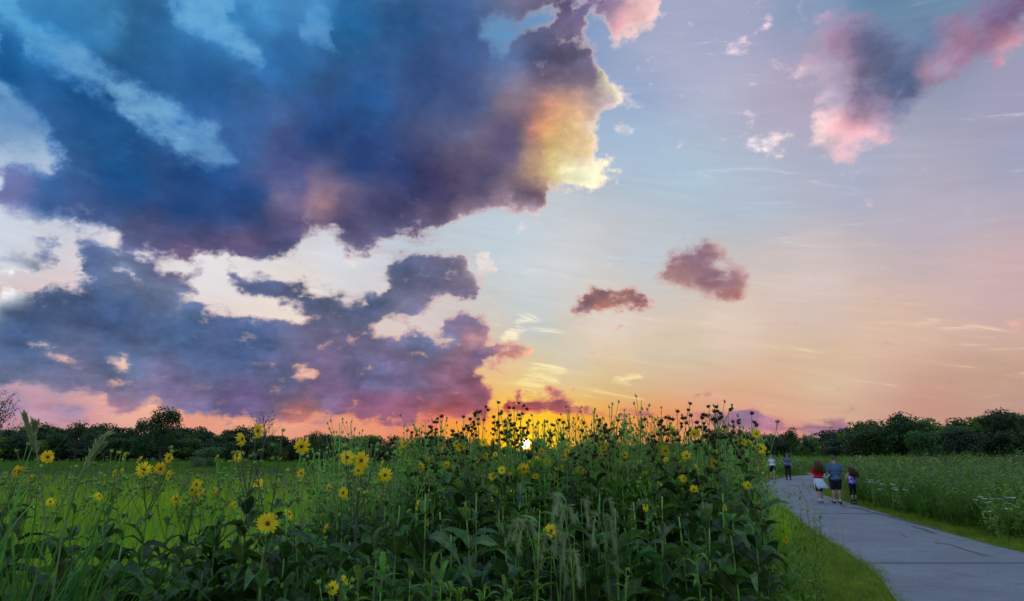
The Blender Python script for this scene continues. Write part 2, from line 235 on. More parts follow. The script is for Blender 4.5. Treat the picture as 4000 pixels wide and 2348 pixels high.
# ------------------------------------------------------------------ node helper
class G:
    def __init__(s, tree): s.t = tree
    def n(s, kind, **kw):
        nd = s.t.nodes.new(kind)
        for k, v in kw.items(): setattr(nd, k, v)
        return nd
    def link(s, a, b): s.t.links.new(a, b)
    def put(s, sock, v):
        if isinstance(v, (int, float)): sock.default_value = v
        elif isinstance(v, (tuple, list)): sock.default_value = tuple(v) if len(v) == len(sock.default_value) else tuple(v) + (1.0,)
        else: s.link(v, sock)
    def m(s, op, a, b=None, c=None, clamp=False):
        nd = s.n('ShaderNodeMath', operation=op, use_clamp=clamp)
        s.put(nd.inputs[0], a)
        if b is not None: s.put(nd.inputs[1], b)
        if c is not None: s.put(nd.inputs[2], c)
        return nd.outputs[0]
    def v(s, op, a, b=None, out=0):
        nd = s.n('ShaderNodeVectorMath', operation=op)
        s.put(nd.inputs[0], a)
        if b is not None:
            if op == 'SCALE': s.put(nd.inputs[3], b)
            else: s.put(nd.inputs[1], b)
        return nd.outputs[out]
    def mix(s, f, a, b, mode='MIX'):
        nd = s.n('ShaderNodeMix', data_type='RGBA', blend_type=mode)
        s.put(nd.inputs[0], f); s.put(nd.inputs[6], a); s.put(nd.inputs[7], b)
        return nd.outputs[2]
    def noise(s, vec, scale, detail=4, rough=.55, dist=0.0, out=0, lac=2.0):
        nd = s.n('ShaderNodeTexNoise')
        if vec is not None: s.link(vec, nd.inputs['Vector'])
        nd.inputs['Scale'].default_value = scale; nd.inputs['Detail'].default_value = detail
        nd.inputs['Roughness'].default_value = rough; nd.inputs['Distortion'].default_value = dist; nd.inputs['Lacunarity'].default_value = lac
        return nd.outputs[out]
    def step(s, x, a, b):
        nd = s.n('ShaderNodeMapRange', interpolation_type='SMOOTHSTEP')
        s.put(nd.inputs[0], x); s.put(nd.inputs[1], a); s.put(nd.inputs[2], b)
        return nd.outputs[0]
    def xyz(s, x, y, z):
        nd = s.n('ShaderNodeCombineXYZ')
        s.put(nd.inputs[0], x); s.put(nd.inputs[1], y); s.put(nd.inputs[2], z)
        return nd.outputs[0]
    def sep(s, v):
        nd = s.n('ShaderNodeSeparateXYZ'); s.link(v, nd.inputs[0]); return nd.outputs
    def table(s, T, u, v):
        """rows of curves along the azimuth u, blended along the height v"""
        nr, nc, _ = T.shape
        uu = s.xyz(u, u, u)
        vv = s.m('MULTIPLY', v, float(nr - 1))
        out = None
        for i in range(nr):
            nd = s.n('ShaderNodeRGBCurve'); s.link(uu, nd.inputs[1])
            mp = nd.mapping
            for ch in range(3):
                cv = mp.curves[ch]
                cv.points[0].location = (0, float(T[i, 0, ch])); cv.points[1].location = (1, float(T[i, -1, ch]))
                for j in range(1, nc - 1): cv.points.new(j / (nc - 1), float(T[i, j, ch]))
            mp.update()
            if out is None: out = nd.outputs[0]
            else: out = s.mix(s.m('SUBTRACT', vv, float(i - 1), clamp=True), out, nd.outputs[0])
        return out

def build_world():
    w = bpy.data.worlds.new('World'); SC.world = w; w.use_nodes = True
    t = w.node_tree; t.nodes.clear(); g = G(t)
    d = g.v('NORMALIZE', g.n('ShaderNodeTexCoord').outputs['Generated'])
    x, y, z = g.sep(d)
    az = g.m('ARCTAN2', x, y)
    e = g.m('ARCSINE', z)
    zp = g.m('MAXIMUM', z, 0.0)
    flat = g.m('DIVIDE', 1.0, g.m('ADD', zp, .32))
    p = g.xyz(g.m('MULTIPLY', x, flat), g.m('MULTIPLY', y, flat), z)
    # turbulence that bends the cloud outlines
    nz = g.v('SUBTRACT', g.noise(p, 4.5, 6, .6, out=1), (.5, .5, .5))
    nz2 = g.v('SUBTRACT', g.noise(d, 26, 5, .62, out=1), (.5, .5, .5))
    a1, b1, _ = g.sep(nz); a2, b2, _ = g.sep(nz2)
    amp = g.m('MINIMUM', g.m('MULTIPLY_ADD', zp, .13, .010), .06)
    du = g.m('MULTIPLY', amp, g.m('ADD', a1, g.m('MULTIPLY', a2, .6)))
    dv = g.m('MULTIPLY', amp, g.m('ADD', b1, g.m('MULTIPLY', b2, .6)))
    def uv(k):
        u = g.m('DIVIDE', g.m('SUBTRACT', g.m('ADD', az, g.m('MULTIPLY', du, 1.5 * k)), AZ0), AZ1 - AZ0, clamp=True)
        ee = g.m('DIVIDE', g.m('SUBTRACT', g.m('ADD', e, g.m('MULTIPLY', dv, 1.0 * k)), EL0), EL1 - EL0, clamp=True)
        return u, g.m('POWER', ee, VP)
    u1, v1 = uv(1.0)
    D, S, C = density_maps()
    PD = rows(56, 120)
    TD = np.stack([lookup(D, PD), lookup(S, PD), lookup(C, PD)], -1)
    dens = g.table(TD, u1, v1)
    dd, ss, cc = g.sep(dens)
    dd = g.m('MULTIPLY', dd, 1.5)
    PS = rows(16, 30)
    for i, q in enumerate(SKYC):
        if q[1] < 1000 and q[0] > 900:
            mu = (q[2] + q[3] + q[4]) / 3
            SKYC[i] = q[:2] + tuple(.97 * (mu + .88 * (k - mu)) for k in q[2:])
    for i, q in enumerate(CLDC):
        if 640 < q[1] < 960 and q[0] < 1120: q = q[:3] + (q[3] + 7, q[4])
        mu = (q[2] + q[3] + q[4]) / 3
        f_ = 1.14 if q[2] > 218 else ((.98 if q[1] < 560 and q[0] < 950 else .94 if q[1] < 800 else .99 if q[1] > 900 else 1.0) if q[0] < 1560 else 1.0)
        if 580 < q[1] < 800 and q[0] > 1380 and q[2] < 225: f_ = .88
        if q[1] > 960 and 1220 < q[0] < 1700: f_ = .9
        if 780 < q[1] < 1000 and q[0] < 1100: q = q[:2] + (q[2] - 6, q[3] + 5, q[4] + 6)
        if q[1] > 850 and q[0] < 1250: q = q[:2] + (q[2] - 8, q[3], q[4])
        CLDC[i] = q[:2] + tuple(min(255, f_ * (mu + ((.98 if q[1] < 560 and q[0] < 950 else .88) if q[0] < 1560 and q[2] < 200 else 1.0) * (k - mu))) for k in q[2:])
    u2, v2 = uv(.5)
    PC = rows(30, 56)
    cloud = g.table(np.clip(colours(CLDC, PC, 16, power=3.6), 0, 1), u2, v2)
    u0, v0 = uv(.35)
    sky = g.table(np.clip(colours(SKYC, PS, 45, 1.3), 0, 1), u0, v0)
    f1 = g.noise(p, 15, 9, .66)
    f2 = g.noise(d, 30, 9, .64)
    ff = g.m('SUBTRACT', g.m('ADD', g.m('MULTIPLY', f1, .55), g.m('MULTIPLY', f2, .45)), .5)
    dn = g.m('ADD', dd, g.m('MULTIPLY', ff, g.m('MULTIPLY_ADD', dd, -1.3, 3.1)))
    vo = g.n('ShaderNodeTexVoronoi', feature='SMOOTH_F1'); g.link(g.v('ADD', g.v('MULTIPLY', d, (1.0, 1.0, 1.7)), g.v('SCALE', nz2, .05)), vo.inputs['Vector'])
    vo.inputs['Scale'].default_value = 22; vo.inputs['Detail'].default_value = 2.0; vo.inputs['Roughness'].default_value = .6; vo.inputs['Smoothness'].default_value = .35
    puff = g.m('SUBTRACT', .62, vo.outputs['Distance'])
    dn = g.m('ADD', dn, g.m('MULTIPLY', puff, g.m('MULTIPLY_ADD', ss, -.35, .62)))
    wdt = g.m('MULTIPLY_ADD', ss, .34, .27)
    mask = g.step(dn, g.m('SUBTRACT', .42, wdt), g.m('ADD', .42, wdt))
    # light and dark billows inside the clouds
    b = g.noise(p, 8.0, 9, .55, .0); bb = g.noise(d, 9, 9, .6, .2)
    bil = g.m('MULTIPLY_ADD', g.m('SUBTRACT', g.m('ADD', g.m('MULTIPLY', b, .5), g.m('MULTIPLY', bb, .5)), .5), 1.0, 1.0)
    thick = g.step(dn, .35, 1.15)
    bil = g.m('MULTIPLY', bil, g.m('MULTIPLY_ADD', thick, -.14, 1.12))
    cloud = g.v('SCALE', cloud, g.m('ADD', bil, g.m('MULTIPLY', puff, g.m('MULTIPLY_ADD', ss, -.16, .22))))
    near = g.m('MULTIPLY', g.m('SUBTRACT', 1.0, g.step(g.m('ABSOLUTE', g.m('SUBTRACT', az, .0)), .15, .75)), g.m('SUBTRACT', 1.0, ss))
    rim = g.m('MULTIPLY', g.m('SUBTRACT', 1.0, g.step(dn, .42, .80)), g.m('MULTIPLY', near, .55))
    cloud = g.mix(rim, cloud, g.mix(g.step(e, .05, .3), (1.0, .62, .42), (1.0, .88, .82)))
    # thin ice cloud: long streaks
    st = g.noise(g.xyz(g.m('MULTIPLY', az, 9.0), g.m('MULTIPLY_ADD', az, 10.0, g.m('MULTIPLY', e, 62.0)), 0.3), 1.0, 8, .62, .8)
    cir = g.m('MULTIPLY', g.step(g.m('ADD', g.m('MULTIPLY', cc, .75), g.m('MULTIPLY', g.m('SUBTRACT', st, .5), 2.6)), .28, .95), .95)
    veil = g.m('MULTIPLY_ADD', g.m('SUBTRACT', st, .5), .10, 1.0)
    sky = g.v('SCALE', sky, veil)
    low = g.step(e, .03, .30)
    sky = g.mix(cir, sky, g.mix(low, (1.0, .93, .62), (.98, .96, .92)))
    col = g.mix(mask, sky, cloud)
    # outside the view: blue and lilac with broken cloud, brightened to light the ground
    gen = g.mix(g.step(g.noise(p, 1.3, 6, .55), .42, .62), (.70, .83, .98), (.60, .72, .90))
    back = g.m('MAXIMUM', g.step(g.m('ABSOLUTE', az), .76, 1.15), g.step(e, .60, .95))
    gen = g.mix(g.step(e, .0, .35), (.78, .76, .84), gen)
    col = g.mix(back, col, gen)
    lin = g.n('ShaderNodeGamma'); g.link(col, lin.inputs[0]); lin.inputs[1].default_value = 2.2
    # the sun and the glow round it
    cosang = g.v('DOT_PRODUCT', d, tuple(sd), out=1)
    ang = g.m('ARCCOSINE', g.m('MINIMUM', cosang, 1.0))
    glow = g.m('MULTIPLY', g.m('POWER', 2.718, g.m('MULTIPLY', ang, -20.0)), .05)
    glow2 = g.m('MULTIPLY', g.m('POWER', 2.718, g.m('MULTIPLY', ang, -75.0)), 1.5)
    disc = g.m('MULTIPLY', g.m('SUBTRACT', 1.0, g.step(ang, .003, .0088)), 9.0)
    addc = g.v('ADD', g.v('SCALE', (1.0, .42, .02), glow), g.v('ADD', g.v('SCALE', (1.0, .26, .01), glow2), g.v('SCALE', (1.0, .85, .5), disc)))
    tot = g.v('ADD', lin.outputs[0], addc)
    # below the horizon: far dark land
    tot = g.mix(g.step(e, -.02, -.004), (.03, .045, .03), tot)
    bg = g.n('ShaderNodeBackground'); g.link(tot, bg.inputs[0]); bg.inputs[1].default_value = 1.0
    out = g.n('ShaderNodeOutputWorld'); g.link(bg.outputs[0], out.inputs[0])
    w.cycles.sampling_method = 'MANUAL'; w.cycles.sample_map_resolution = 1024
build_world()

sun_data = bpy.data.lights.new('sun', 'SUN')
sun_data.energy = 0.6; sun_data.angle = math.radians(.6); sun_data.color = (1, .55, .22)
sun = bpy.data.objects.new('sun', sun_data); COL.objects.link(sun)
sun.rotation_euler = Vector((-sd.x, -sd.y, -sd.z)).to_track_quat('-Z', 'Y').to_euler()

# ------------------------------------------------------------------ materials
def mat(name, fn):
    m = bpy.data.materials.new(name); m.use_nodes = True
    m.node_tree.nodes.clear(); g = G(m.node_tree)
    out = g.n('ShaderNodeOutputMaterial'); g.link(fn(g), out.inputs[0])
    return m
def pbsdf(g, col, rough=.6, spec=.5, **kw):
    b = g.n('ShaderNodeBsdfPrincipled')
    g.put(b.inputs['Base Color'], col); g.put(b.inputs['Roughness'], rough); b.inputs['Specular IOR Level'].default_value = spec
    for k, v in kw.items(): g.put(b.inputs[k], v)
    return b.outputs[0]
def bump(g, h, dist=.01, strength=1.0):
    b = g.n('ShaderNodeBump'); g.put(b.inputs['Strength'], strength); b.inputs['Distance'].default_value = dist; g.link(h, b.inputs['Height'])
    return b.outputs[0]
def leafy(g, col, trans, tcol=None, rough=.5, spec=.5, normal=None):
    p = g.n('ShaderNodeBsdfPrincipled'); g.put(p.inputs['Base Color'], col); g.put(p.inputs['Roughness'], rough); p.inputs['Specular IOR Level'].default_value = spec
    t = g.n('ShaderNodeBsdfTranslucent'); g.put(t.inputs[0], tcol if tcol is not None else col)
    if normal is not None: g.link(normal, p.inputs['Normal'])
    mx = g.n('ShaderNodeMixShader'); mx.inputs[0].default_value = trans
    g.link(p.outputs[0], mx.inputs[1]); g.link(t.outputs[0], mx.inputs[2])
    return mx.outputs[0]
def orand(g): return g.n('ShaderNodeObjectInfo').outputs['Random']
def geo(g): return g.n('ShaderNodeNewGeometry').outputs['Position']
def hsv(g, col, h=.5, s=1.0, v=1.0):
    n = g.n('ShaderNodeHueSaturation'); g.put(n.inputs['Hue'], h); g.put(n.inputs['Saturation'], s); g.put(n.inputs['Value'], v); g.put(n.inputs['Color'], col)
    return n.outputs[0]
def vary(g, col, hv=.03, vv=.5, rnd=None):
    r = rnd if rnd is not None else orand(g)
    r2 = g.m('FRACT', g.m('MULTIPLY', r, 17.31))
    return hsv(g, col, g.m('MULTIPLY_ADD', g.m('SUBTRACT', r2, .5), hv, .5), 1.0, g.m('MULTIPLY_ADD', g.m('SUBTRACT', r, .5), vv, 1.0))

M = {}
def m_leaf(c1, c2, trans=.25, rough=.42, spec=.45, hv=.03, vv=.5):
    def f(g):
        uv = g.n('ShaderNodeTexCoord').outputs['UV']
        u, v, _ = g.sep(uv)
        au = g.m('ABSOLUTE', g.m('SUBTRACT', u, .5))
        rib = g.step(au, .05, .0)
        w = g.m('SINE', g.m('MULTIPLY', g.m('SUBTRACT', g.m('MULTIPLY', v, 9.0), g.m('MULTIPLY', au, 7.0)), 6.28))
        vein = g.step(w, .82, 1.0)
        n = g.noise(geo(g), 22, 5, .6)
        c = g.mix(g.step(n, .38, .62), c1, c2)
        sp = g.step(g.noise(geo(g), 90, 2, .5), .68, .74)
        c = g.mix(g.m('MULTIPLY', sp, .45), c, (.10, .07, .03))
        c = g.mix(g.m('MULTIPLY', vein, .22), c, (.16, .24, .09))
        c = g.mix(g.m('MULTIPLY', rib, .65), c, (.20, .30, .11))
        c = vary(g, c, hv, vv)
        h = g.m('ADD', g.m('MULTIPLY', n, .6), g.m('MULTIPLY', g.m('ADD', vein, rib), .4))
        return leafy(g, c, trans, hsv(g, c, .485, 1.05, 1.7), rough, spec, bump(g, h, .004, .5))
    return f
M['leaf'] = mat('broad_leaf_green', m_leaf((.028, .075, .014), (.065, .135, .020), .32, .38, .34, .05, 1.35))
M['leaf_young'] = mat('young_leaf_green', m_leaf((.065, .19, .018), (.11, .27, .026), .35, .5, .25))
M['weed'] = mat('weed_leaf_green', m_leaf((.08, .17, .014), (.15, .28, .026), .32, .5, .25, .05, .8))
M['stem'] = mat('stem_green', lambda g: pbsdf(g, vary(g, g.mix(g.step(g.noise(geo(g), 9, 3), .45, .62), (.16, .34, .04), (.17, .18, .05)), .04, .6), .5, .25))
M['stem_dark'] = mat('stem_brown', lambda g: pbsdf(g, vary(g, g.mix(g.noise(geo(g), 12, 3), (.06, .045, .025), (.11, .10, .045)), .04, .6), .6, .3))
M['bud'] = mat('bud_green', lambda g: leafy(g, vary(g, g.mix(g.noise(geo(g), 60, 3), (.16, .34, .035), (.30, .48, .07)), .05, .7), .15, None, .5, .4))
M['bud_dry'] = mat('seed_head_brown', lambda g: pbsdf(g, vary(g, g.mix(g.noise(geo(g), 60, 3), (.045, .035, .015), (.09, .08, .03)), .04, .6), .7, .2))
M['petal'] = mat('petal_yellow', lambda g: leafy(g, vary(g, g.mix(g.noise(geo(g), 40, 3), (.93, .64, .006), (.96, .78, .015)), .02, .35), .38, (.9, .6, .01), .5, .25))
M['disc'] = mat('flower_disc_brown', lambda g: pbsdf(g, g.mix(g.step(g.noise(geo(g), 260, 2), .45, .6), (.06, .032, .01), (.22, .12, .015)), .8, .2))
M['blade'] = mat('grass_blade_green', lambda g: leafy(g, vary(g, g.mix(g.step(g.noise(geo(g), 5, 3), .4, .65), (.045, .15, .016), (.12, .28, .03)), .05, .6), .35, (.12, .30, .04), .5, .25))
M['straw'] = mat('dry_straw', lambda g: leafy(g, vary(g, (.34, .30, .17), .03, .5), .25, None, .6, .2))
M['rye'] = mat('rye_awns', lambda g: leafy(g, vary(g, g.mix(g.noise(geo(g), 30, 2), (.20, .29, .10), (.38, .42, .18)), .03, .5), .3, None, .6, .2))
def field_col(g, ca, cb, cc_, s1=.12):
    p = geo(g)
    c = g.mix(g.step(g.noise(p, s1, 4, .6), .42, .6), ca, cb)
    c = g.mix(g.step(g.noise(p, s1 * 7, 3, .6), .5, .7), c, cc_)
    return vary(g, c, .04, .5)
M['field'] = mat('field_grass', lambda g: leafy(g, field_col(g, (.23, .40, .014), (.31, .46, .016), (.14, .31, .016)), .4, hsv(g, field_col(g, (.23, .40, .014), (.31, .46, .016), (.14, .31, .016)), .49, 1.1, 1.5), .55, .25))
M['meadow'] = mat('meadow_grass', lambda g: leafy(g, field_col(g, (.12, .25, .025), (.20, .31, .04), (.07, .16, .02), .3), .3, None, .6, .25))
M['meadow_dry'] = mat('meadow_seed_stalks', lambda g: leafy(g, field_col(g, (.20, .19, .10), (.14, .15, .07), (.16, .10, .08), .3), .25, None, .6, .2))
M['field_far'] = mat('field_grass_far', lambda g: leafy(g, field_col(g, (.10, .22, .02), (.14, .26, .02), (.08, .17, .02)), .3, None, .6, .15))
M['lawn'] = mat('mown_grass', lambda g: leafy(g, field_col(g, (.20, .29, .02), (.28, .35, .025), (.13, .20, .02), .5), .35, None, .55, .25))
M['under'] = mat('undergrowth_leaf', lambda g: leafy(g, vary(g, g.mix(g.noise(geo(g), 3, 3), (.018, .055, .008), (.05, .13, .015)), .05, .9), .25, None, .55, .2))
M['white'] = mat('white_blossom', lambda g: leafy(g, vary(g, (.72, .74, .66), .02, .3), .25, None, .7, .2))
def ground_sh(g):
    p = geo(g)
    c = g.mix(g.step(g.noise(p, .15, 5, .6), .4, .62), (.045, .085, .018), (.07, .11, .022))
    c = g.mix(g.step(g.noise(p, 3.0, 5, .6), .52, .7), c, (.05, .04, .025))
    return pbsdf(g, c, .95, .1, Normal=bump(g, g.noise(p, 9, 6, .6), .08, .8))
M['ground'] = mat('ground', ground_sh)
def path_sh(g):
    p = geo(g)
    big = g.noise(p, .55, 5, .6); fine = g.noise(p, 75, 4, .75); mid = g.noise(p, 6, 6, .65)
    agg = g.n('ShaderNodeTexVoronoi'); g.link(p, agg.inputs[0]); agg.inputs['Scale'].default_value = 110
    c = g.mix(g.step(big, .35, .65), (.17, .168, .18), (.235, .232, .24))
    c = g.mix(g.step(mid, .42, .66), c, (.18, .17, .18))
    c = g.mix(g.m('MULTIPLY', g.step(agg.outputs[0], .35, .05), .35), c, (.38, .37, .38))
    c = g.mix(g.m('MULTIPLY', g.step(fine, .55, .72), .55), c, (.08, .078, .085))
    c = g.mix(g.m('MULTIPLY', g.step(g.noise(p, 1.6, 7, .72), .52, .66), .45), c, (.10, .105, .12))
    c = g.mix(g.m('MULTIPLY', g.step(g.noise(p, 30, 3, .7), .50, .64), .4), c, (.30, .31, .35))
    x, y, z = g.sep(p)
    st = g.noise(g.xyz(g.m('MULTIPLY', x, .35), g.m('MULTIPLY', y, 3.2), 0.0), 1.4, 4, .6)
    c = g.mix(g.m('MULTIPLY', g.step(st, .56, .72), .4), c, (.105, .10, .11))
    h = g.m('ADD', g.m('MULTIPLY', fine, .6), g.m('MULTIPLY', agg.outputs[0], .5))
    return pbsdf(g, c, .8, .3, Normal=bump(g, h, .006, .8))
M['path'] = mat('worn_asphalt_path', path_sh)
M['tar'] = mat('tar_filler', lambda g: pbsdf(g, g.mix(g.noise(geo(g), 30, 3), (.018, .018, .022), (.05, .045, .05)), .5, .5))
M['joint'] = mat('joint_soil', lambda g: pbsdf(g, g.mix(g.step(g.noise(geo(g), 6, 4), .55, .65), (.006, .006, .008), (.012, .03, .008)), .9, .1))
def crown_sh(ca, cb, cw=.25):
    def f(g):
        c = g.mix(g.step(g.noise(geo(g), .9, 4, .6), .38, .62), ca, cb)
        c = vary(g, c, .05, .8)
        return leafy(g, c, cw, hsv(g, c, .49, 1.1, 1.4), .55, .3)
    return f
M['crown'] = mat('tree_leaves_dark', crown_sh((.022, .052, .012), (.048, .088, .018)))
M['crown_b'] = mat('tree_leaves_bluish', crown_sh((.038, .065, .03), (.055, .085, .035)))
M['crown_l'] = mat('tree_leaves_light', crown_sh((.06, .13, .018), (.10, .19, .022)))
M['crown_bush'] = mat('shrub_leaves', crown_sh((.06, .115, .03), (.095, .16, .04)))
M['bark'] = mat('bark', lambda g: pbsdf(g, g.mix(g.noise(geo(g), 6, 5), (.045, .035, .028), (.10, .085, .07)), .9, .1, Normal=bump(g, g.noise(geo(g), 20, 5), .02, .7)))
M['bark_pale'] = mat('bark_pale', lambda g: pbsdf(g, g.mix(g.noise(geo(g), 3, 5), (.22, .20, .18), (.35, .33, .30)), .9, .1))

# ------------------------------------------------------------------ mesh helpers
def mesh(name, V, F, mats, uv=None, smooth=True, midx=None):
    me = bpy.data.meshes.new(name)
    me.from_pydata([tuple(v) for v in V], [], F)
    for m_ in (mats if isinstance(mats, (list, tuple)) else [mats]): me.materials.append(m_)
    if uv is not None:
        l = me.uv_layers.new(name='UVMap')
        li = np.zeros(len(me.loops), dtype=np.int32); me.loops.foreach_get('vertex_index', li)
        l.data.foreach_set('uv', np.asarray(uv, dtype=np.float32)[li].ravel())
    if midx is not None: me.polygons.foreach_set('material_index', midx)
    if smooth: me.polygons.foreach_set('use_smooth', [True] * len(me.polygons))
    me.update()
    return me
def obj(name, me, parent=None, loc=None, rot=None, scl=None):
    o = bpy.data.objects.new(name, me); COL.objects.link(o)
    if parent is not None: o.parent = parent
    if loc is not None: o.location = loc
    if rot is not None: o.rotation_euler = rot
    if scl is not None: o.scale = (scl,) * 3 if isinstance(scl, (int, float)) else scl
    return o
def tag(o, label=None, cat=None, group=None, kind=None):
    if label: o['label'] = label
    if cat: o['category'] = cat
    if group: o['group'] = group
    if kind: o['kind'] = kind
    return o
class B:
    """collects triangles and quads of one part"""
    def __init__(s): s.V = []; s.F = []; s.I = []; s.UV = []
    def quad(s, vs, i=0, uv=None):
        n = len(s.V); s.V += [tuple(v) for v in vs]; s.F.append(tuple(range(n, n + len(vs)))); s.I.append(i)
        s.UV += uv if uv else [(.5, .5)] * len(vs)
    def tube(s, pts, rad, sides=5, i=0, cap=True):
        pts = [Vector(p) for p in pts]; n0 = len(s.V)
        prev = None
        for k, p in enumerate(pts):
            t = (pts[min(k + 1, len(pts) - 1)] - pts[max(k - 1, 0)]).normalized()
            a = Vector((0, 0, 1)) if abs(t.z) < .9 else Vector((1, 0, 0))
            if prev is not None: a = prev
            x = (a - t * a.dot(t)).normalized(); y = t.cross(x); prev = x
            r = rad[k] if isinstance(rad, (list, tuple)) else rad
            for j in range(sides):
                an = 2 * PI * j / sides
                s.V.append(tuple(p + (x * math.cos(an) + y * math.sin(an)) * r)); s.UV.append((.5, .5))
        for k in range(len(pts) - 1):
            for j in range(sides):
                a = n0 + k * sides + j; b = n0 + k * sides + (j + 1) % sides
                s.F.append((a, b, b + sides, a + sides)); s.I.append(i)
        if cap:
            s.F.append(tuple(n0 + (len(pts) - 1) * sides + j for j in range(sides))); s.I.append(i)
    def strip(s, pts, wid, side=None, i=0):
        """a flat tapering blade along pts"""
        pts = [Vector(p) for p in pts]; n0 = len(s.V)
        for k, p in enumerate(pts):
            t = (pts[min(k + 1, len(pts) - 1)] - pts[max(k - 1, 0)]).normalized()
            sd_ = side if side is not None else Vector((t.y, -t.x, 0.001)).normalized()
            w = wid[k] / 2
            s.V += [tuple(p - sd_ * w), tuple(p + sd_ * w)]; s.UV += [(0, k / (len(pts) - 1)), (1, k / (len(pts) - 1))]
        for k in range(len(pts) - 1):
            a = n0 + 2 * k; s.F.append((a, a + 1, a + 3, a + 2)); s.I.append(i)
    def ball(s, c, r, i=0, n=6, m=4, sx=1, sy=1, sz=1, rot=None):
        n0 = len(s.V); c = Vector(c)
        for a in range(m + 1):
            th = PI * a / m
            for b in range(n):
                ph = 2 * PI * b / n
                v = Vector((math.sin(th) * math.cos(ph) * r * sx, math.sin(th) * math.sin(ph) * r * sy, math.cos(th) * r * sz))
                if rot: v = rot @ v
                s.V.append(tuple(c + v)); s.UV.append((.5, .5))
        for a in range(m):
            for b in range(n):
                s.F.append((n0 + a * n + b, n0 + (a + 1) * n + b, n0 + (a + 1) * n + (b + 1) % n, n0 + a * n + (b + 1) % n)); s.I.append(i)
    def mesh(s, name, mats, smooth=True): return mesh(name, s.V, s.F, mats, s.UV, smooth, s.I)

def arc(p0, p1, sag=0.0, n=6, wob=0.0):
    p0 = Vector(p0); p1 = Vector(p1); out = []
    for k in range(n + 1):
        t = k / n; p = p0.lerp(p1, t); p.z += sag * 4 * t * (1 - t)
        if 0 < k < n: p += Vector((random.uniform(-wob, wob), random.uniform(-wob, wob), 0))
        out.append(p)
    return out

# ------------------------------------------------------------------ ground sheet
def build_ground():
    xs = sorted(set([-3500, -1500, -700, -350, -200, -140, 3500, 1500, 700, 350, 200, 140] + [i * 4.0 for i in range(-30, 31)] + [i * .5 for i in range(0, 24)]))
    ys = sorted(set([-300, -60, -20, -8] + [float(i) for i in range(-4, 150)] + [24.5, 43.5, 44.6, 47.5] + [160, 200, 300, 600, 1500, 4000]))
    V = [(x, y, zg(x, y)) for y in ys for x in xs]
    nx = len(xs)
    F = [(j * nx + i, j * nx + i + 1, (j + 1) * nx + i + 1, (j + 1) * nx + i) for j in range(len(ys) - 1) for i in range(nx - 1)]
    tag(obj('ground', mesh('ground', V, F, M['ground'])), kind='structure')
build_ground()

# ------------------------------------------------------------------ path
LE = [(3493, 2348), (3459, 2291), (3436, 2262), (3373, 2208), (3321, 2171), (3270, 2136), (3223, 2108), (3150, 2060), (3085, 2010), (3040, 1976), (3015, 1959), (2975, 1936)]
RE = [(4000, 2165), (3860, 2131), (3688, 2082), (3573, 2048), (3459, 2010), (3344, 1976), (3287, 1959), (3218, 1936)]
def path_pairs():
    L = [ground(*p) for p in LE]; Rr = [ground(*p) for p in RE]
    Ly = [p.y for p in L]; Lx = [p.x for p in L]; Ry = [p.y for p in Rr]; Rx = [p.x for p in Rr]
    out = []
    def lx(y): return Lx[0] + (Lx[0] - Lx[3]) / (Ly[0] - Ly[3]) * (y - Ly[0]) if y < Ly[0] else interp(y, Ly, Lx)
    def rx(y): return Rx[0] + (Rx[0] - Rx[4]) / (Ry[0] - Ry[4]) * (y - Ry[0]) if y < Ry[0] else interp(y, Ry, Rx)
    ys = [-6, -2, 2, 5, 7, 8.5] + [9 + .6 * i for i in range(100)]
    ys = [y for y in ys if y < Ly[-1] - .3]
    for y in ys: out.append(((lx(y), y), (rx(y), y)))
    for a, b in [((2945, 1918), (3196, 1922)), ((2930, 1902), (3176, 1907)), ((2955, 1886), (3176, 1893)), ((3030, 1872), (3190, 1881)), ((3110, 1861), (3225, 1871)), ((3228, 1853.5), (3290, 1860)),
                 ((3330, 1850), (3400, 1855.5)), ((3520, 1848.5), (3580, 1853)), ((3750, 1847), (3800, 1851))]:
        A = ground(*a); C_ = ground(*b); out.append(((A.x, A.y), (C_.x, C_.y)))
    return out
PAIRS = path_pairs()
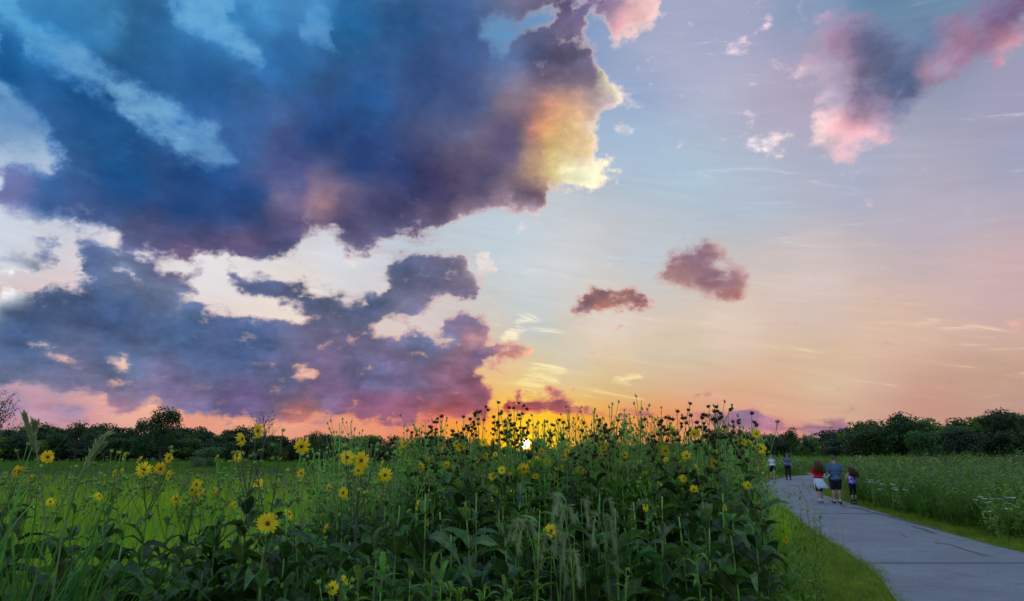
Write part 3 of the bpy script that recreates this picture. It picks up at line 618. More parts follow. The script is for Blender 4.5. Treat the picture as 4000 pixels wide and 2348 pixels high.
def build_path():
    root = tag(bpy.data.objects.new('path', None), kind='structure'); COL.objects.link(root)
    jy = [ground(3373, 2208).y, ground(3459, 2010).y, ground(3218, 1938).y]
    def row(pr, dz, inset=0.0):
        (ax, ay), (bx, by) = pr; n = 8; out = []
        for k in range(n + 1):
            t = inset + (1 - 2 * inset) * k / n
            x = ax + (bx - ax) * t; y = ay + (by - ay) * t
            out.append((x, y, zg(x, y) + dz))
        return out
    def slab(name, prs, dz, m_, skirt=True, parent=root):
        V = []; F = []
        for pr in prs: V += row(pr, dz)
        n = 9
        for j in range(len(prs) - 1):
            for k in range(n - 1): F.append((j * n + k, j * n + k + 1, (j + 1) * n + k + 1, (j + 1) * n + k))
        if skirt:
            rim = [k for k in range(n)] + [j * n + n - 1 for j in range(1, len(prs))] + [(len(prs) - 1) * n + k for k in range(n - 2, -1, -1)] + [j * n for j in range(len(prs) - 2, 0, -1)]
            base = len(V)
            for r in rim: V.append((V[r][0], V[r][1], V[r][2] - .06))
            m2 = len(rim)
            for k in range(m2): F.append((rim[k], base + k, base + (k + 1) % m2, rim[(k + 1) % m2]))
        return obj(name, mesh(name, V, F, m_, smooth=False), parent)
    def cut(y, pa, pb):
        t = (y - pa[0][1]) / (pb[0][1] - pa[0][1])
        return (((pa[0][0] + (pb[0][0] - pa[0][0]) * t), y), ((pa[1][0] + (pb[1][0] - pa[1][0]) * t), y))
    segs = []; cur = [PAIRS[0]]; q = list(jy) + [1e9]
    for pa, pb in zip(PAIRS, PAIRS[1:]):
        if pa[0][1] < q[0] < pb[0][1] and q[0] < 1e8:
            g_ = .034 * (1 + .12 * q[0] / 10)
            cur.append(cut(q[0] - g_, pa, pb)); segs.append(cur); cur = [cut(q[0] + g_, pa, pb)]; q.pop(0)
        cur.append(pb)
    # long far stretch broken at two more joints
    segs.append(cur[:5]); segs.append([tuple((a[0] + (b[0] - a[0]) * .03, a[1] + (b[1] - a[1]) * .03) for a, b in zip(cur[4], cur[5]))] + cur[5:])
    for sg in segs: slab('slab', sg, .035, M['path'])
    slab('joint_bed', PAIRS, .012, M['joint'], False)
    # tar strips that run along and across the worn surface
    def dcrop(x, y): return ground(3000 + x / 1.744, 1500 + y / 1.744)
    def tar(pts, w, wob=.02):
        P = [dcrop(*p) for p in pts]; Q = []
        for a, b in zip(P, P[1:]):
            n = max(2, int((b - a).length / .25))
            for k in range(n): Q.append(a.lerp(b, k / n) + Vector((random.uniform(-wob, wob), random.uniform(-wob, wob), 0)))
        Q.append(P[-1]); V = []; F = []
        for k, p in enumerate(Q):
            t = (Q[min(k + 1, len(Q) - 1)] - Q[max(0, k - 1)]).normalized(); s_ = Vector((t.y, -t.x, 0))
            ww = w * random.uniform(.55, 1.2) * (.35 if k in (0, len(Q) - 1) else 1) / 2
            for sg_ in (-1, 1): c = p + s_ * ww * 1.5 * sg_; V.append((c.x, c.y, zg(c.x, c.y) + .041))
        F = [(2 * k, 2 * k + 1, 2 * k + 3, 2 * k + 2) for k in range(len(Q) - 1)]
        obj('tar_strip', mesh('tar_strip', V, F, M['tar'], smooth=False), root)
    tar([(500, 826), (530, 846), (600, 852), (650, 864), (700, 880), (760, 893), (830, 912), (900, 932), (980, 952), (1060, 972), (1130, 990), (1185, 1006)], .11)
    tar([(400, 775), (440, 800), (500, 826)], .06)
    tar([(985, 978), (1020, 992), (1060, 1000), (1100, 1014), (1140, 1032)], .07)
    tar([(1130, 1088), (1180, 1100), (1240, 1108), (1300, 1128), (1380, 1152), (1450, 1175), (1505, 1190)], .035, .03)
    tar([(900, 1026), (925, 1042), (948, 1056)], .02)
    tar([(300, 888), (380, 889), (470, 891), (560, 893), (660, 893), (760, 894)], .06, .01)
    for pts in ([(130, 690), (200, 700), (290, 712)], [(230, 650), (250, 700), (300, 760)], [(340, 770), (400, 790), (440, 815)], [(90, 720), (150, 760), (260, 775)]): tar(pts, .06, .04)
build_path()

# ------------------------------------------------------------------ stuff scattered with instances
def scatter(name, tufts, pts, label, scl, tilt=.12, seed=0):
    """one object whose instances are grass tufts standing on the points"""
    n = len(pts); r = np.random.default_rng(seed)
    me = bpy.data.meshes.new(name); me.from_pydata([tuple(p) for p in pts], [], [])
    rot = np.stack([r.normal(0, tilt, n), r.normal(0, tilt, n), r.uniform(0, 2 * PI, n)], 1).astype(np.float32)
    a = me.attributes.new('rot', 'FLOAT_VECTOR', 'POINT'); a.data.foreach_set('vector', rot.ravel())
    a = me.attributes.new('scl', 'FLOAT', 'POINT'); a.data.foreach_set('value', np.asarray(scl, np.float32) * r.uniform(.72, 1.25, n).astype(np.float32))
    a = me.attributes.new('pick', 'INT', 'POINT'); a.data.foreach_set('value', r.integers(0, len(tufts), n).astype(np.int32))
    o = obj(name, me)
    cl = bpy.data.collections.new(name + '_tufts')
    for k, t in enumerate(tufts):
        q = bpy.data.objects.new('%s_tuft_%02d' % (name, k), t); cl.objects.link(q)
    ng = bpy.data.node_groups.new(name, 'GeometryNodeTree')
    ng.interface.new_socket('Geometry', in_out='INPUT', socket_type='NodeSocketGeometry')
    ng.interface.new_socket('Geometry', in_out='OUTPUT', socket_type='NodeSocketGeometry')
    N = ng.nodes; Lk = ng.links
    gi = N.new('NodeGroupInput'); go = N.new('NodeGroupOutput')
    ci = N.new('GeometryNodeCollectionInfo'); ci.inputs[0].default_value = cl; ci.inputs[1].default_value = True; ci.inputs[2].default_value = True
    ip = N.new('GeometryNodeInstanceOnPoints'); ip.inputs['Pick Instance'].default_value = True
    def attr(nm, ty):
        x = N.new('GeometryNodeInputNamedAttribute'); x.data_type = ty; x.inputs[0].default_value = nm
        return [s_ for s_ in x.outputs if s_.enabled and s_.name == 'Attribute'][0]
    Lk.new(gi.outputs[0], ip.inputs['Points']); Lk.new(ci.outputs[0], ip.inputs['Instance'])
    Lk.new(attr('pick', 'INT'), ip.inputs['Instance Index'])
    e2r = N.new('FunctionNodeEulerToRotation'); Lk.new(attr('rot', 'FLOAT_VECTOR'), e2r.inputs[0]); Lk.new(e2r.outputs[0], ip.inputs['Rotation'])
    Lk.new(attr('scl', 'FLOAT'), ip.inputs['Scale'])
    Lk.new(ip.outputs[0], go.inputs[0])
    md = o.modifiers.new('scatter', 'NODES'); md.node_group = ng
    tag(o, label, name.replace('_', ' '), kind='stuff')
    return o

def tuft(n, h, spread, w, lean, m_, seg=3, seeds=0, m2=None):
    b = B()
    for i in range(n):
        a = random.uniform(0, 2 * PI); r = spread * math.sqrt(random.random()); p = Vector((r * math.cos(a), r * math.sin(a), -.03))
        d = Vector((math.cos(a + random.gauss(0, .8)), math.sin(a + random.gauss(0, .8)), 0)); hh = h * random.uniform(.45, 1.1); ln = lean * hh * random.uniform(.2, 1.4)
        pts = [p + Vector((0, 0, hh * t * (1 - .25 * t * ln / max(hh, .01)))) + d * ln * t * t for t in [k / seg for k in range(seg + 1)]]
        b.strip(pts, [w * (1 - .9 * (k / seg) ** 1.5) for k in range(seg + 1)])
    for i in range(seeds):
        a = random.uniform(0, 2 * PI); r = spread * math.sqrt(random.random()); p = Vector((r * math.cos(a), r * math.sin(a), 0)); hh = h * random.uniform(.9, 1.4)
        q = p + Vector((random.gauss(0, .1) * hh, random.gauss(0, .1) * hh, hh))
        b.strip([p, p.lerp(q, .6), q], [w * .5, w * .4, w * .3], i=1)
        for k in range(7):
            c = p.lerp(q, .72 + .28 * k / 6); e = c + Vector((random.gauss(0, w * 2.2), random.gauss(0, w * 2.2), w * 3))
            b.strip([c, c.lerp(e, .5), e], [w * .3, w * 1.1, w * .2], i=1)
    return b.mesh('tuft', [m_, m2 or m_])

def in_poly(x, y, poly):
    x = np.asarray(x); y = np.asarray(y); m = np.zeros(len(x), bool); n = len(poly)
    for i in range(n):
        x0, y0 = poly[i]; x1, y1 = poly[(i + 1) % n]
        if y0 == y1: continue
        m ^= ((y0 > y) != (y1 > y)) & (x < (x1 - x0) * (y - y0) / (y1 - y0) + x0)
    return m
PATH_POLY = [p[0] for p in PAIRS] + [p[1] for p in reversed(PAIRS)]
def dpt(x, y): g_ = ground(3000 + x / 1.744, 1500 + y / 1.744); return (g_.x, g_.y)
MEADOW_EDGE = [dpt(x, y) for x, y in [(1744, 1080), (1480, 1012), (1200, 943), (1000, 895), (800, 845), (690, 808), (630, 775), (595, 735), (590, 700), (640, 662), (720, 635), (845, 606)]]
far_edge = [(p[0][0], p[0][1] + .8) for p in PAIRS[-5:]]
MEADOW = [(MEADOW_EDGE[0][0] + 6, MEADOW_EDGE[0][1] - 7)] + MEADOW_EDGE + [(40, 47), (90, 50), (120, 20), (60, 0)]
# mown verge left of the path
LV = [(330, 1479), (300, 1300), (330, 1180), (375, 1080), (360, 1000), (300, 900), (150, 800)]
VERGE = [dpt(x, y) for x, y in LV]
VERGE = [(VERGE[0][0] + .9, VERGE[0][1] - 3), (VERGE[0][0] + 4, VERGE[0][1] - 9)] + [] + VERGE[0:0] + VERGE
def near_path(x, y, d):
    P = np.array(PATH_POLY + [PATH_POLY[0]]); best = np.full(len(x), 1e9)
    for a, b in zip(P, P[1:]):
        ab = b - a; L2 = (ab ** 2).sum() + 1e-9
        t = np.clip(((x - a[0]) * ab[0] + (y - a[1]) * ab[1]) / L2, 0, 1)
        best = np.minimum(best, np.hypot(x - a[0] - t * ab[0], y - a[1] - t * ab[1]))
    return best < d
def pts_where(n, y0, y1, test, power=1.0, xr=.80, seed=0, x_lo=-9e9, x_hi=9e9):
    r = np.random.default_rng(seed)
    y = y0 + (y1 - y0) * r.random(n) ** power
    x = r.uniform(-1, 1, n) * (y * xr + 1.5)
    k = (x > x_lo) & (x < x_hi); x, y = x[k], y[k]
    k = test(x, y); x, y = x[k], y[k]
    return [(a, b, zg(a, b)) for a, b in zip(x, y)]

def left_edge_x(y):
    ys = [p[0][1] for p in PAIRS[:-7]]; xs = [p[0][0] for p in PAIRS[:-7]]
    return np.interp(y, ys, xs)
def field_test(x, y): return ~in_poly(x, y, PATH_POLY) & (((y < 44) & (x < left_edge_x(y) - .9 - 1.6 * (y < 14))) | ((y >= 44) & (x < 8))) & ~near_path(x, y, .5)
def build_fields():
    T1 = [tuft(34, .62, .20, .012, .55, M['field'], 3, 0 if _ else 1, M['meadow_dry']) for _ in range(6)]
    T2 = [tuft(46, .62, .55, .03, .5, M['field'], 2, 0 if _ else 1, M['meadow_dry']) for _ in range(5)]
    T3 = [tuft(70, .60, 1.5, .08, .5, M['field_far'], 2) for _ in range(3)]
    T2b = [tuft(46, .62, .6, .03, .5, M['field_far'], 2, 0 if _ else 1, M['meadow_dry']) for _ in range(4)]
    p = pts_where(12000, 7.5, 22, field_test, .75, seed=1); scatter('field_grass', T1, p, 'bright yellow-green grass of the open field', [1.0] * len(p), seed=1)
    p = pts_where(8000, 26, 62, field_test, .8, seed=12); scatter('field_grass', T2b, p, 'duller green grass mixed into the middle of the field', [1.0] * len(p), seed=12)
    p = pts_where(13000, 19, 44, field_test, .8, seed=2); scatter('field_grass', T2, p, 'long green grass further out in the field', [1.0] * len(p), seed=2)
    p = pts_where(9000, 50, 150, field_test, .9, seed=3); scatter('field_grass', T3, p, 'distant dull green grass in front of the wood', [.9] * len(p), seed=3)
    # prairie to the right of the path
    mt = lambda x, y: in_poly(x, y, MEADOW) & ~near_path(x, y, .6)
    W1 = [tuft(40, .85, .22, .014, .45, M['meadow'], 3, 1, M['meadow_dry']) for _ in range(4)] + [leaf_tuft(.75 + .12 * _, M['meadow'], 80, 1.3) for _ in range(5)]
    W2 = [tuft(60, .95, .6, .03, .4, M['meadow'], 2, 1 + _ % 2, M['meadow_dry']) for _ in range(4)] + [leaf_tuft(.9 + .2 * _, M['meadow'], 100, 2.2) for _ in range(4)]
    p = pts_where(30000, 9, 30, mt, .8, seed=4, x_lo=5); scatter('prairie_grass', W1, p, 'tangled prairie plants beside the mown strip', [1.0 + .012 * (q[1] - 14) for q in p], seed=4)
    p = pts_where(16000, 28, 60, mt, .8, seed=5, x_lo=5); scatter('prairie_grass', W2, p, 'tall seeding prairie grass before the right wood', [1.0] * len(p), seed=5)
    ft = lambda x, y: ((x > 8) & ~in_poly(x, y, PATH_POLY) & ~near_path(x, y, 1.2))
    p = pts_where(9000, 56, 110, ft, .9, seed=6, x_lo=8); scatter('prairie_grass', [tuft(70, .9, 1.4, .07, .5, M['meadow'], 2) for _ in range(3)], p, 'far rough grass at the foot of the right wood', [1.0] * len(p), seed=6)
    bt = lambda x, y: ~in_poly(x, y, PATH_POLY) & ~near_path(x, y, .9) & ~in_poly(x, y, MEADOW) & (y > 47)
    p = pts_where(6000, 47, 58, bt, 1, seed=16, x_lo=4); scatter('prairie_grass', W2, p, 'dark rough plants beyond the bend of the path', [.62] * len(p), seed=16)
    # mown grass
    S = [tuft(50, .06 + .02 * (_ % 3), .16, .006, .7, M['lawn'], 2) for _ in range(6)]
    S2 = [tuft(60, .07, .35, .014, .6, M['lawn'], 1) for _ in range(3)]
    def lt(x, y): return ~in_poly(x, y, PATH_POLY) & ~in_poly(x, y, MEADOW) & (near_path(x, y, 1.7) | ((x > 6) & (y < 47) & (x > left_edge_x(y))))
    p = pts_where(60000, 7, 24, lt, .8, seed=7, x_lo=3); scatter('mown_grass', S, p, 'short bright mown grass along both path edges', [1.0] * len(p), .3, seed=7)
    p = pts_where(900000, 7, 30, lambda x, y: in_poly(x, y, PATH_POLY) & near_path(x, y, .035), .8, seed=9, x_lo=3); p = p[:6000]; scatter('mown_grass', S, p, 'grass blades creeping over the path edges', [.5] * len(p), .4, seed=9)
    p = pts_where(30000, 22, 50, lt, .8, seed=8, x_lo=3); scatter('mown_grass', S2, p, 'short mown grass inside the bend of the path', [1.0] * len(p), .3, seed=8)

def leaf_tuft(h, m_, n, wid=1.0):
    b = B()
    for s_ in range(6):
        a = random.uniform(0, 2 * PI); base = Vector((.18 * wid * math.cos(a), .18 * wid * math.sin(a), 0)); top = base * 1.6 + Vector((0, 0, h * random.uniform(.6, 1.05)))
        b.strip([base, top], [.008, .004])
        for k in range(n // 6):
            t = random.uniform(.15, 1); p = base.lerp(top, t); az = random.uniform(0, 2 * PI); L = random.uniform(.05, .11) * wid; d = Vector((math.cos(az), math.sin(az), random.uniform(-.2, .7))) * L
            b.strip([p, p + d * .5, p + d + Vector((0, 0, -.2 * L))], [.004, L * .38, .002])
    return b.mesh('leafy_tuft', [m_])
build_fields()

# ------------------------------------------------------------------ trees
def crown_mesh(name, w, h, n, leaf, m_, lobes=9, low=.12, gaps=.0, seed=0, flat=.8, spire=False):
    """leaf sprays spread through overlapping lobes; w, h in metres, base at z = 0"""
    r = random.Random(seed); b = B(); L = []
    for k in range(lobes):
        a = r.uniform(0, 2 * PI); t = r.random()
        z = h * (low + (1 - low) * (.18 + .68 * t)); rr = w * .5 * (.62 * math.sin(PI * (.22 + .62 * t)) if not spire else .55 * (1 - t))
        L.append((rr * math.cos(a) * r.uniform(.4, 1), rr * math.sin(a) * r.uniform(.4, 1), z, w * r.uniform(.16, .27) * (1 if not spire else .6), h * r.uniform(.10, .19)))
    L.append((0, 0, h * .52, w * .3, h * .36))
    for i in range(n):
        cx, cy, cz, rx, rz = L[r.randrange(len(L))]
        u = Vector((r.gauss(0, 1), r.gauss(0, 1), r.gauss(0, 1))).normalized() * (r.random() ** .28) * r.uniform(.85, 1.12)
        p = Vector((cx + u.x * rx, cy + u.y * rx, cz + u.z * rz))
        if gaps and (math.sin(p.x * 2.1 + seed) * math.sin(p.z * 2.7 + 1.3) * math.sin(p.y * 1.7) > .5 - gaps): continue
        nrm = (u + Vector((r.gauss(0, .6), r.gauss(0, .6), r.gauss(0, .6) + .5))).normalized()
        t1 = nrm.cross(Vector((r.gauss(0, 1), r.gauss(0, 1), r.gauss(0, 1)))).normalized(); t2 = nrm.cross(t1)
        s1 = leaf * r.uniform(.6, 1.3); s2 = s1 * r.uniform(.35, .75)
        b.quad([p - t1 * s1, p - t2 * s2 + nrm * .1 * s1, p + t1 * s1, p + t2 * s2])
    return b.mesh(name, [m_], smooth=False)

def trunk_mesh(name, h, r0, m_, limbs=7, reach=.4, seed=0, depth=1, top=.85, bend=.03):
    r = random.Random(seed); b = B()
    axis = [Vector((math.sin(k * .9 + seed) * bend * h * k / 6, math.cos(k * 1.1 + seed) * bend * h * k / 6, h * top * k / 6)) for k in range(7)]
    b.tube([Vector((0, 0, -.3))] + axis[0:], [r0 * 1.5, r0 * 1.3] + [r0 * (1 - .8 * k / 6) for k in range(1, 7)], 6)
    def limb(p, d, L, rad, dep):
        pts = [p]; q = p.copy(); dd = d.copy()
        for k in range(4):
            dd = (dd + Vector((r.gauss(0, .18), r.gauss(0, .18), r.gauss(0, .14) + .09))).normalized(); q = q + dd * L / 4; pts.append(q.copy())
        b.tube(pts, [rad * (1 - .2 * k) for k in range(5)], 4 if dep else 3)
        if dep:
            for _ in range(4):
                k = r.randrange(1, 5); d2 = (dd + Vector((r.gauss(0, .7), r.gauss(0, .7), r.gauss(0, .4)))).normalized()
                limb(pts[k], d2, L * r.uniform(.4, .65), rad * .45, dep - 1)
    for k in range(limbs):
        t = .3 + .7 * k / limbs; i = min(5, int(t * 6)); p = axis[i].lerp(axis[i + 1], t * 6 - i)
        a = k * 2.4 + r.uniform(-.5, .5)
        limb(p, Vector((math.cos(a), math.sin(a), .75)).normalized(), h * reach * (1.15 - .6 * t), r0 * .4, depth)
    return b.mesh(name, [m_])

CROWNS = []
for k in range(8):
    CROWNS.append((crown_mesh('crown', 1.0 * 6, 6.0, 2600, .19, M['crown'] if k % 4 != 3 else M['crown_b'], 10 + k % 3, .05, .12 if k % 2 else 0, seed=k), trunk_mesh('trunk', 6.0, .13, M['bark'], 5, .3, seed=k, depth=0)))
LIGHT = [(crown_mesh('crown', 6, 6.0, 2600, .18, M['crown_l'], 11, .02, .1, seed=20 + k), trunk_mesh('trunk', 6.0, .12, M['bark'], 5, .3, seed=30 + k, depth=0)) for k in range(3)]

def tree(name, x, y, w, h, kind, label, group=None, cat='tree', rz=None, lift=0.0):
    root = bpy.data.objects.new(name, None); COL.objects.link(root)
    root.location = (x, y, zg(x, y) - lift); root.rotation_euler = (0, 0, random.uniform(0, 6.28) if rz is None else rz)
    tag(root, label, cat, group)
    cm, tm = kind
    if cm: obj('crown', cm, root, scl=(w / 6, w / 6, h / 6))
    obj('trunk', tm, root, scl=(w / 6, w / 6, h / 6))
    return root
def fx(X, depth): return (X / .63 - 2000) / FOC * depth / (math.cos(PITCH) + 0)      # rough sideways place of a view column
def place(FX, FY, depth):
    v = at(FX / .63, FY / .63, depth); return v.x, v.z

# the dark skyline, read off as column and height of the tree tops
SKY = [(-60, 1040), (60, 1043), (120, 1048), (190, 1042), (240, 1046), (285, 1046), (320, 1048), (400, 1046), (480, 1048), (520, 1056), (560, 1052), (610, 1056), (660, 1060), (720, 1064), (780, 1066), (850, 1068), (910, 1064),
       (960, 1072), (1020, 1070), (1080, 1072), (1140, 1076), (1200, 1080), (1235, 1086), (1262, 1094), (1291, 1101), (1315, 1094), (1370, 1094), (1400, 1086), (1450, 1082), (1510, 1088), (1560, 1084), (1620, 1080), (1700, 1082), (1750, 1060),
       (1790, 1048), (1830, 1056), (1890, 1066), (1930, 1064), (1990, 1068), (2050, 1066), (2080, 1050), (2110, 1046), (2150, 1036), (2210, 1028), (2260, 1034), (2300, 1030), (2340, 1028), (2400, 1022), (2450, 1018), (2490, 1020), (2560, 1022), (2620, 1020)]
SX = [p[0] for p in SKY]; SY = [p[1] for p in SKY]
def depth_of(FX): return interp(FX, [0, 1200, 1850, 2100, 2520], [128, 132, 122, 98, 78])
R3 = random.Random(5)
def wood():
    k = 0; FX = -70
    while FX < 2640:
        dp = depth_of(FX)
        for row, (dy, mul, off) in enumerate(((0, .72, 12), (7, .9, 0), (15, 1.0, 22))):
            X0 = FX + off + R3.uniform(-8, 8); D_ = dp + dy + R3.uniform(-2, 2)
            top = interp(X0, SX, SY) + R3.uniform(-2, 9)
            x, z = place(X0, top, D_)
            h = (z - zg(x, D_)) * (mul * R3.uniform(.9, 1.06) if row < 2 else R3.uniform(.93, 1.04))
            if 1225 < X0 < 1325:
                h = min(h, 3.5 if row < 2 else 4.2)
            h *= 1.10 if X0 > 1980 else 1.04
            h = max(h, 2.4); w = max(4.2, h * R3.uniform(.75, 1.15)) * (1.25 if row == 0 else 1)
            right = X0 > 1850
            kd = R3.choice(CROWNS) if R3.random() > (.35 if right else .12) else R3.choice(LIGHT)
            if right: lab, grp = 'leafy tree in the thick right wood', 'trees of the right wood'
            else: lab, grp = 'dark tree in the long wood line across the far side of the field', 'trees of the far wood line'
            tree('tree', x, D_, w, h, kd, lab, grp)['row'] = row
        FX += 34 * (1.0 if FX < 1850 else 1.25)
wood()

def hero(FX, FY, depth, w, kind, label, name='tree', cat='tree', **kw):
    x, z = place(FX, FY, depth)
    return tree(name, x, depth, w, z - zg(x, depth), kind, label, cat=cat, **kw)
hero(408, 1003, 118, 7.2, (crown_mesh('crown', 6, 6, 4200, .14, M['crown'], 16, .25, .22, seed=41), trunk_mesh('trunk', 6, .16, M['bark'], 8, .45, seed=41)), 'big round-crowned tree standing highest above the left part of the wood', 'round_tree')
hero(360, 1030, 122, 4.5, CROWNS[2], 'lower tree leaning out left of the big round-crowned tree', 'tree')
hero(197, 1034, 122, 5.2, (crown_mesh('crown', 6, 6, 2200, .14, M['crown'], 12, .3, .25, seed=45), trunk_mesh('trunk', 6, .12, M['bark'], 8, .45, seed=42)), 'ragged open-topped tree breaking the skyline between the left edge and the big round tree', 'tree')
hero(1325, 1074, 112, 3.7, (crown_mesh('crown', 6, 6, 2600, .17, M['crown'], 12, .25, .1, seed=51), trunk_mesh('trunk', 6, .2, M['bark'], 6, .4, seed=51)), 'small round tree silhouetted just to the right of the setting sun', 'round_tree')
hero(1213, 1076, 108, 3.0, (crown_mesh('crown', 5, 6, 1500, .16, M['crown'], 14, .1, .2, seed=53, spire=True), trunk_mesh('trunk', 6, .14, M['bark'], 9, .4, seed=53)), 'spiky conifer-like tree just left of the setting sun', 'conifer_tree')
hero(1790, 1043, 112, 5.6, (crown_mesh('crown', 6, 6, 3000, .17, M['crown'], 12, .15, .1, seed=55), CROWNS[1][1]), 'broad dark tree rising behind the tallest yellow-flowered stems', 'round_tree')
hero(1945, 1046, 104, 3.8, (crown_mesh('crown', 6, 6, 1900, .17, M['crown'], 10, .3, .2, seed=57), trunk_mesh('trunk', 6, .12, M['bark'], 8, .4, seed=57)), 'tree with a tufted top rising over the two far walkers', 'tree')
hero(1988, 1060, 104, 2.6, (crown_mesh('crown', 5, 6, 1300, .17, M['crown'], 8, .3, .2, seed=58), trunk_mesh('trunk', 6, .12, M['bark_pale'], 8, .4, seed=58)), 'slim tree with a pale trunk just right of the tufted tree', 'tree')
hero(2115, 1034, 96, 6.4, (crown_mesh('crown', 6, 6, 3200, .17, M['crown'], 13, .15, .12, seed=59), CROWNS[3][1]), 'wide dark tree where the right wood begins to climb', 'round_tree')
hero(2215, 1015, 92, 6.8, (crown_mesh('crown', 6, 6, 3000, .17, M['crown'], 14, .3, .25, seed=61), trunk_mesh('trunk', 6, .14, M['bark'], 8, .45, seed=61)), 'tall open-crowned tree standing above the middle of the right wood', 'tree')
hero(2455, 1008, 82, 6.2, (crown_mesh('crown', 6, 6, 2800, .16, M['crown'], 13, .35, .25, seed=63), trunk_mesh('trunk', 6, .14, M['bark'], 8, .45, seed=63)), 'ragged tall tree near the right end of the wood', 'tree')
hero(2360, 1045, 76, 5.5, (crown_mesh('crown', 6, 6, 3200, .16, M['crown_b'], 13, .05, .05, seed=65), CROWNS[2][1]), 'greyish blue-green tree in front of the right wood', 'round_tree')
hero(2270, 1050, 84, 4.5, CROWNS[4], 'rounded mid-green tree standing forward inside the right wood', 'tree')
# nearly bare trees against the sky
def bare(FX, FY, depth, w, label, seed, sparse):
    x, z = place(FX, FY, depth); h = z - zg(x, depth)
    tm = trunk_mesh('trunk', 6, .13, M['bark'], 13, .42, seed=seed, depth=2, top=.8, bend=.02)
    cm = crown_mesh('crown', 6, 6, sparse, .10, M['crown'], 14, .35, .1, seed=seed)
    tree('bare_tree', x, depth, w, h, (cm, tm), label)
bare(8, 962, 100, 7.5, 'thin-leaved tree cut by the left edge, twigs fanned against the pink sky', 71, 700)
bare(655, 1013, 112, 6.2, 'almost leafless fan-shaped tree above the wood beside the leftmost tall flowers', 72, 420)
# shrubs and a sapling out in the field
hero(520, 1096, 74, 5.0, (crown_mesh('crown', 6, 6, 3400, .13, M['crown_bush'], 12, .0, .1, seed=81), trunk_mesh('trunk', 6, .05, M['bark'], 7, .4, seed=81)), 'wide grey-green shrub standing alone in the field before the wood', 'field_shrub', 'shrub')
hero(490, 1118, 71, 2.6, (crown_mesh('crown', 6, 6, 1800, .16, M['crown_bush'], 8, .0, .1, seed=82), trunk_mesh('trunk', 6, .05, M['bark'], 7, .4, seed=82)), 'low rounded shrub touching the left side of the lone field shrub', 'field_shrub', 'shrub')
hero(775, 1054, 52, 2.5, (crown_mesh('crown', 5, 6, 3600, .13, M['crown'], 12, .05, .2, seed=83), trunk_mesh('trunk', 6, .07, M['bark'], 9, .3, seed=83)), 'narrow leafy sapling in the field behind a single big yellow flower', 'sapling', 'tree')
hero(800, 1100, 50, 1.3, (crown_mesh('crown', 5, 6, 1200, .2, M['crown_bush'], 8, .0, .2, seed=84), trunk_mesh('trunk', 6, .07, M['bark'], 9, .3, seed=84)), 'thin young shoot of a tree beside the narrow field sapling', 'sapling', 'tree')
for (X, Y, D_, w) in ((1130, 1068, 96, 3.4), (1140, 1090, 90, 4.2), (1045, 1070, 98, 3.6), (1060, 1092, 90, 5), (1250, 1098, 92, 3.2)):
    hero(X, Y, D_, w, CROWNS[(X // 5) % 8], 'dark bushy tree of the wood line left of the sun, half hidden by flower stems', 'tree', group='bushy trees left of the sun')

# ------------------------------------------------------------------ leaves, flowers and buds shared by the tall plants
def leaf_mesh(name, m_, width=.40, curl=.25, droop=.5, fold=.18, twist=.0, wave=.02, nv=8, tip=1.0, serr=.0):
    V = []; UV = []; nu = 4
    for j in range(nv + 1):
        t = j / nv
        w = width * (math.sin(PI * min(1, t ** .72 * .98 + .02)) ** .85) * (1 - .25 * t) if tip else width
        if j == 0: w = width * .22
        if j == nv: w = .004
        zc = curl * math.sin(t * PI * .6) - droop * t * t
        xc = t * (1 - .18 * (curl + droop) * t)
        tw = twist * t
        for i in range(nu + 1):
            s = i / nu - .5
            e = (abs(s) * 2)
            yy = s * w * (1 + (serr * (1 if j % 2 else -1) if e > .9 else 0))
            zz = fold * abs(s) * w * 2 + wave * math.sin(t * 17 + s * 9) * e
            V.append((xc, yy * math.cos(tw) - zz * math.sin(tw), zc + zz * math.cos(tw) + yy * math.sin(tw))); UV.append((i / nu, t))
    n = nu + 1
    F = [(j * n + i, j * n + i + 1, (j + 1) * n + i + 1, (j + 1) * n + i) for j in range(nv) for i in range(nu)]
    return mesh(name, V, F, m_, UV)
BROAD = [leaf_mesh('leaf', M['leaf'], .40 + .05 * (k % 3), [.15, .30, .4, .05, .25, .5, .35][k], [.45, .15, .75, .55, .95, .35, .6][k], [.30, .16, .4, .22, .12, .35, .5][k], [-.35, .25, .1, -.15, .5, 0, .3][k], .022, 8, serr=.05) for k in range(7)]
SMALLF = [leaf_mesh('leaf', M['leaf_young'], .34, .2 + .15 * k, .1 + .25 * k, .3, .2 * (k - 1), .02, 6, serr=.05) for k in range(3)]
NARROW = [leaf_mesh('leaf', M['weed'], .21 + .03 * (k % 2), .15 + .1 * k, .3 + .2 * (k % 3), .25, .3 * (k - 1.5), .012, 7, serr=.06) for k in range(4)]
RAG = [leaf_mesh('leaf', M['leaf_young'], .26 + .03 * (k % 2), .15 + .1 * k, .45 + .2 * (k % 2), .25, .2 * (k - 1), .015, 7, serr=.10) for k in range(3)]

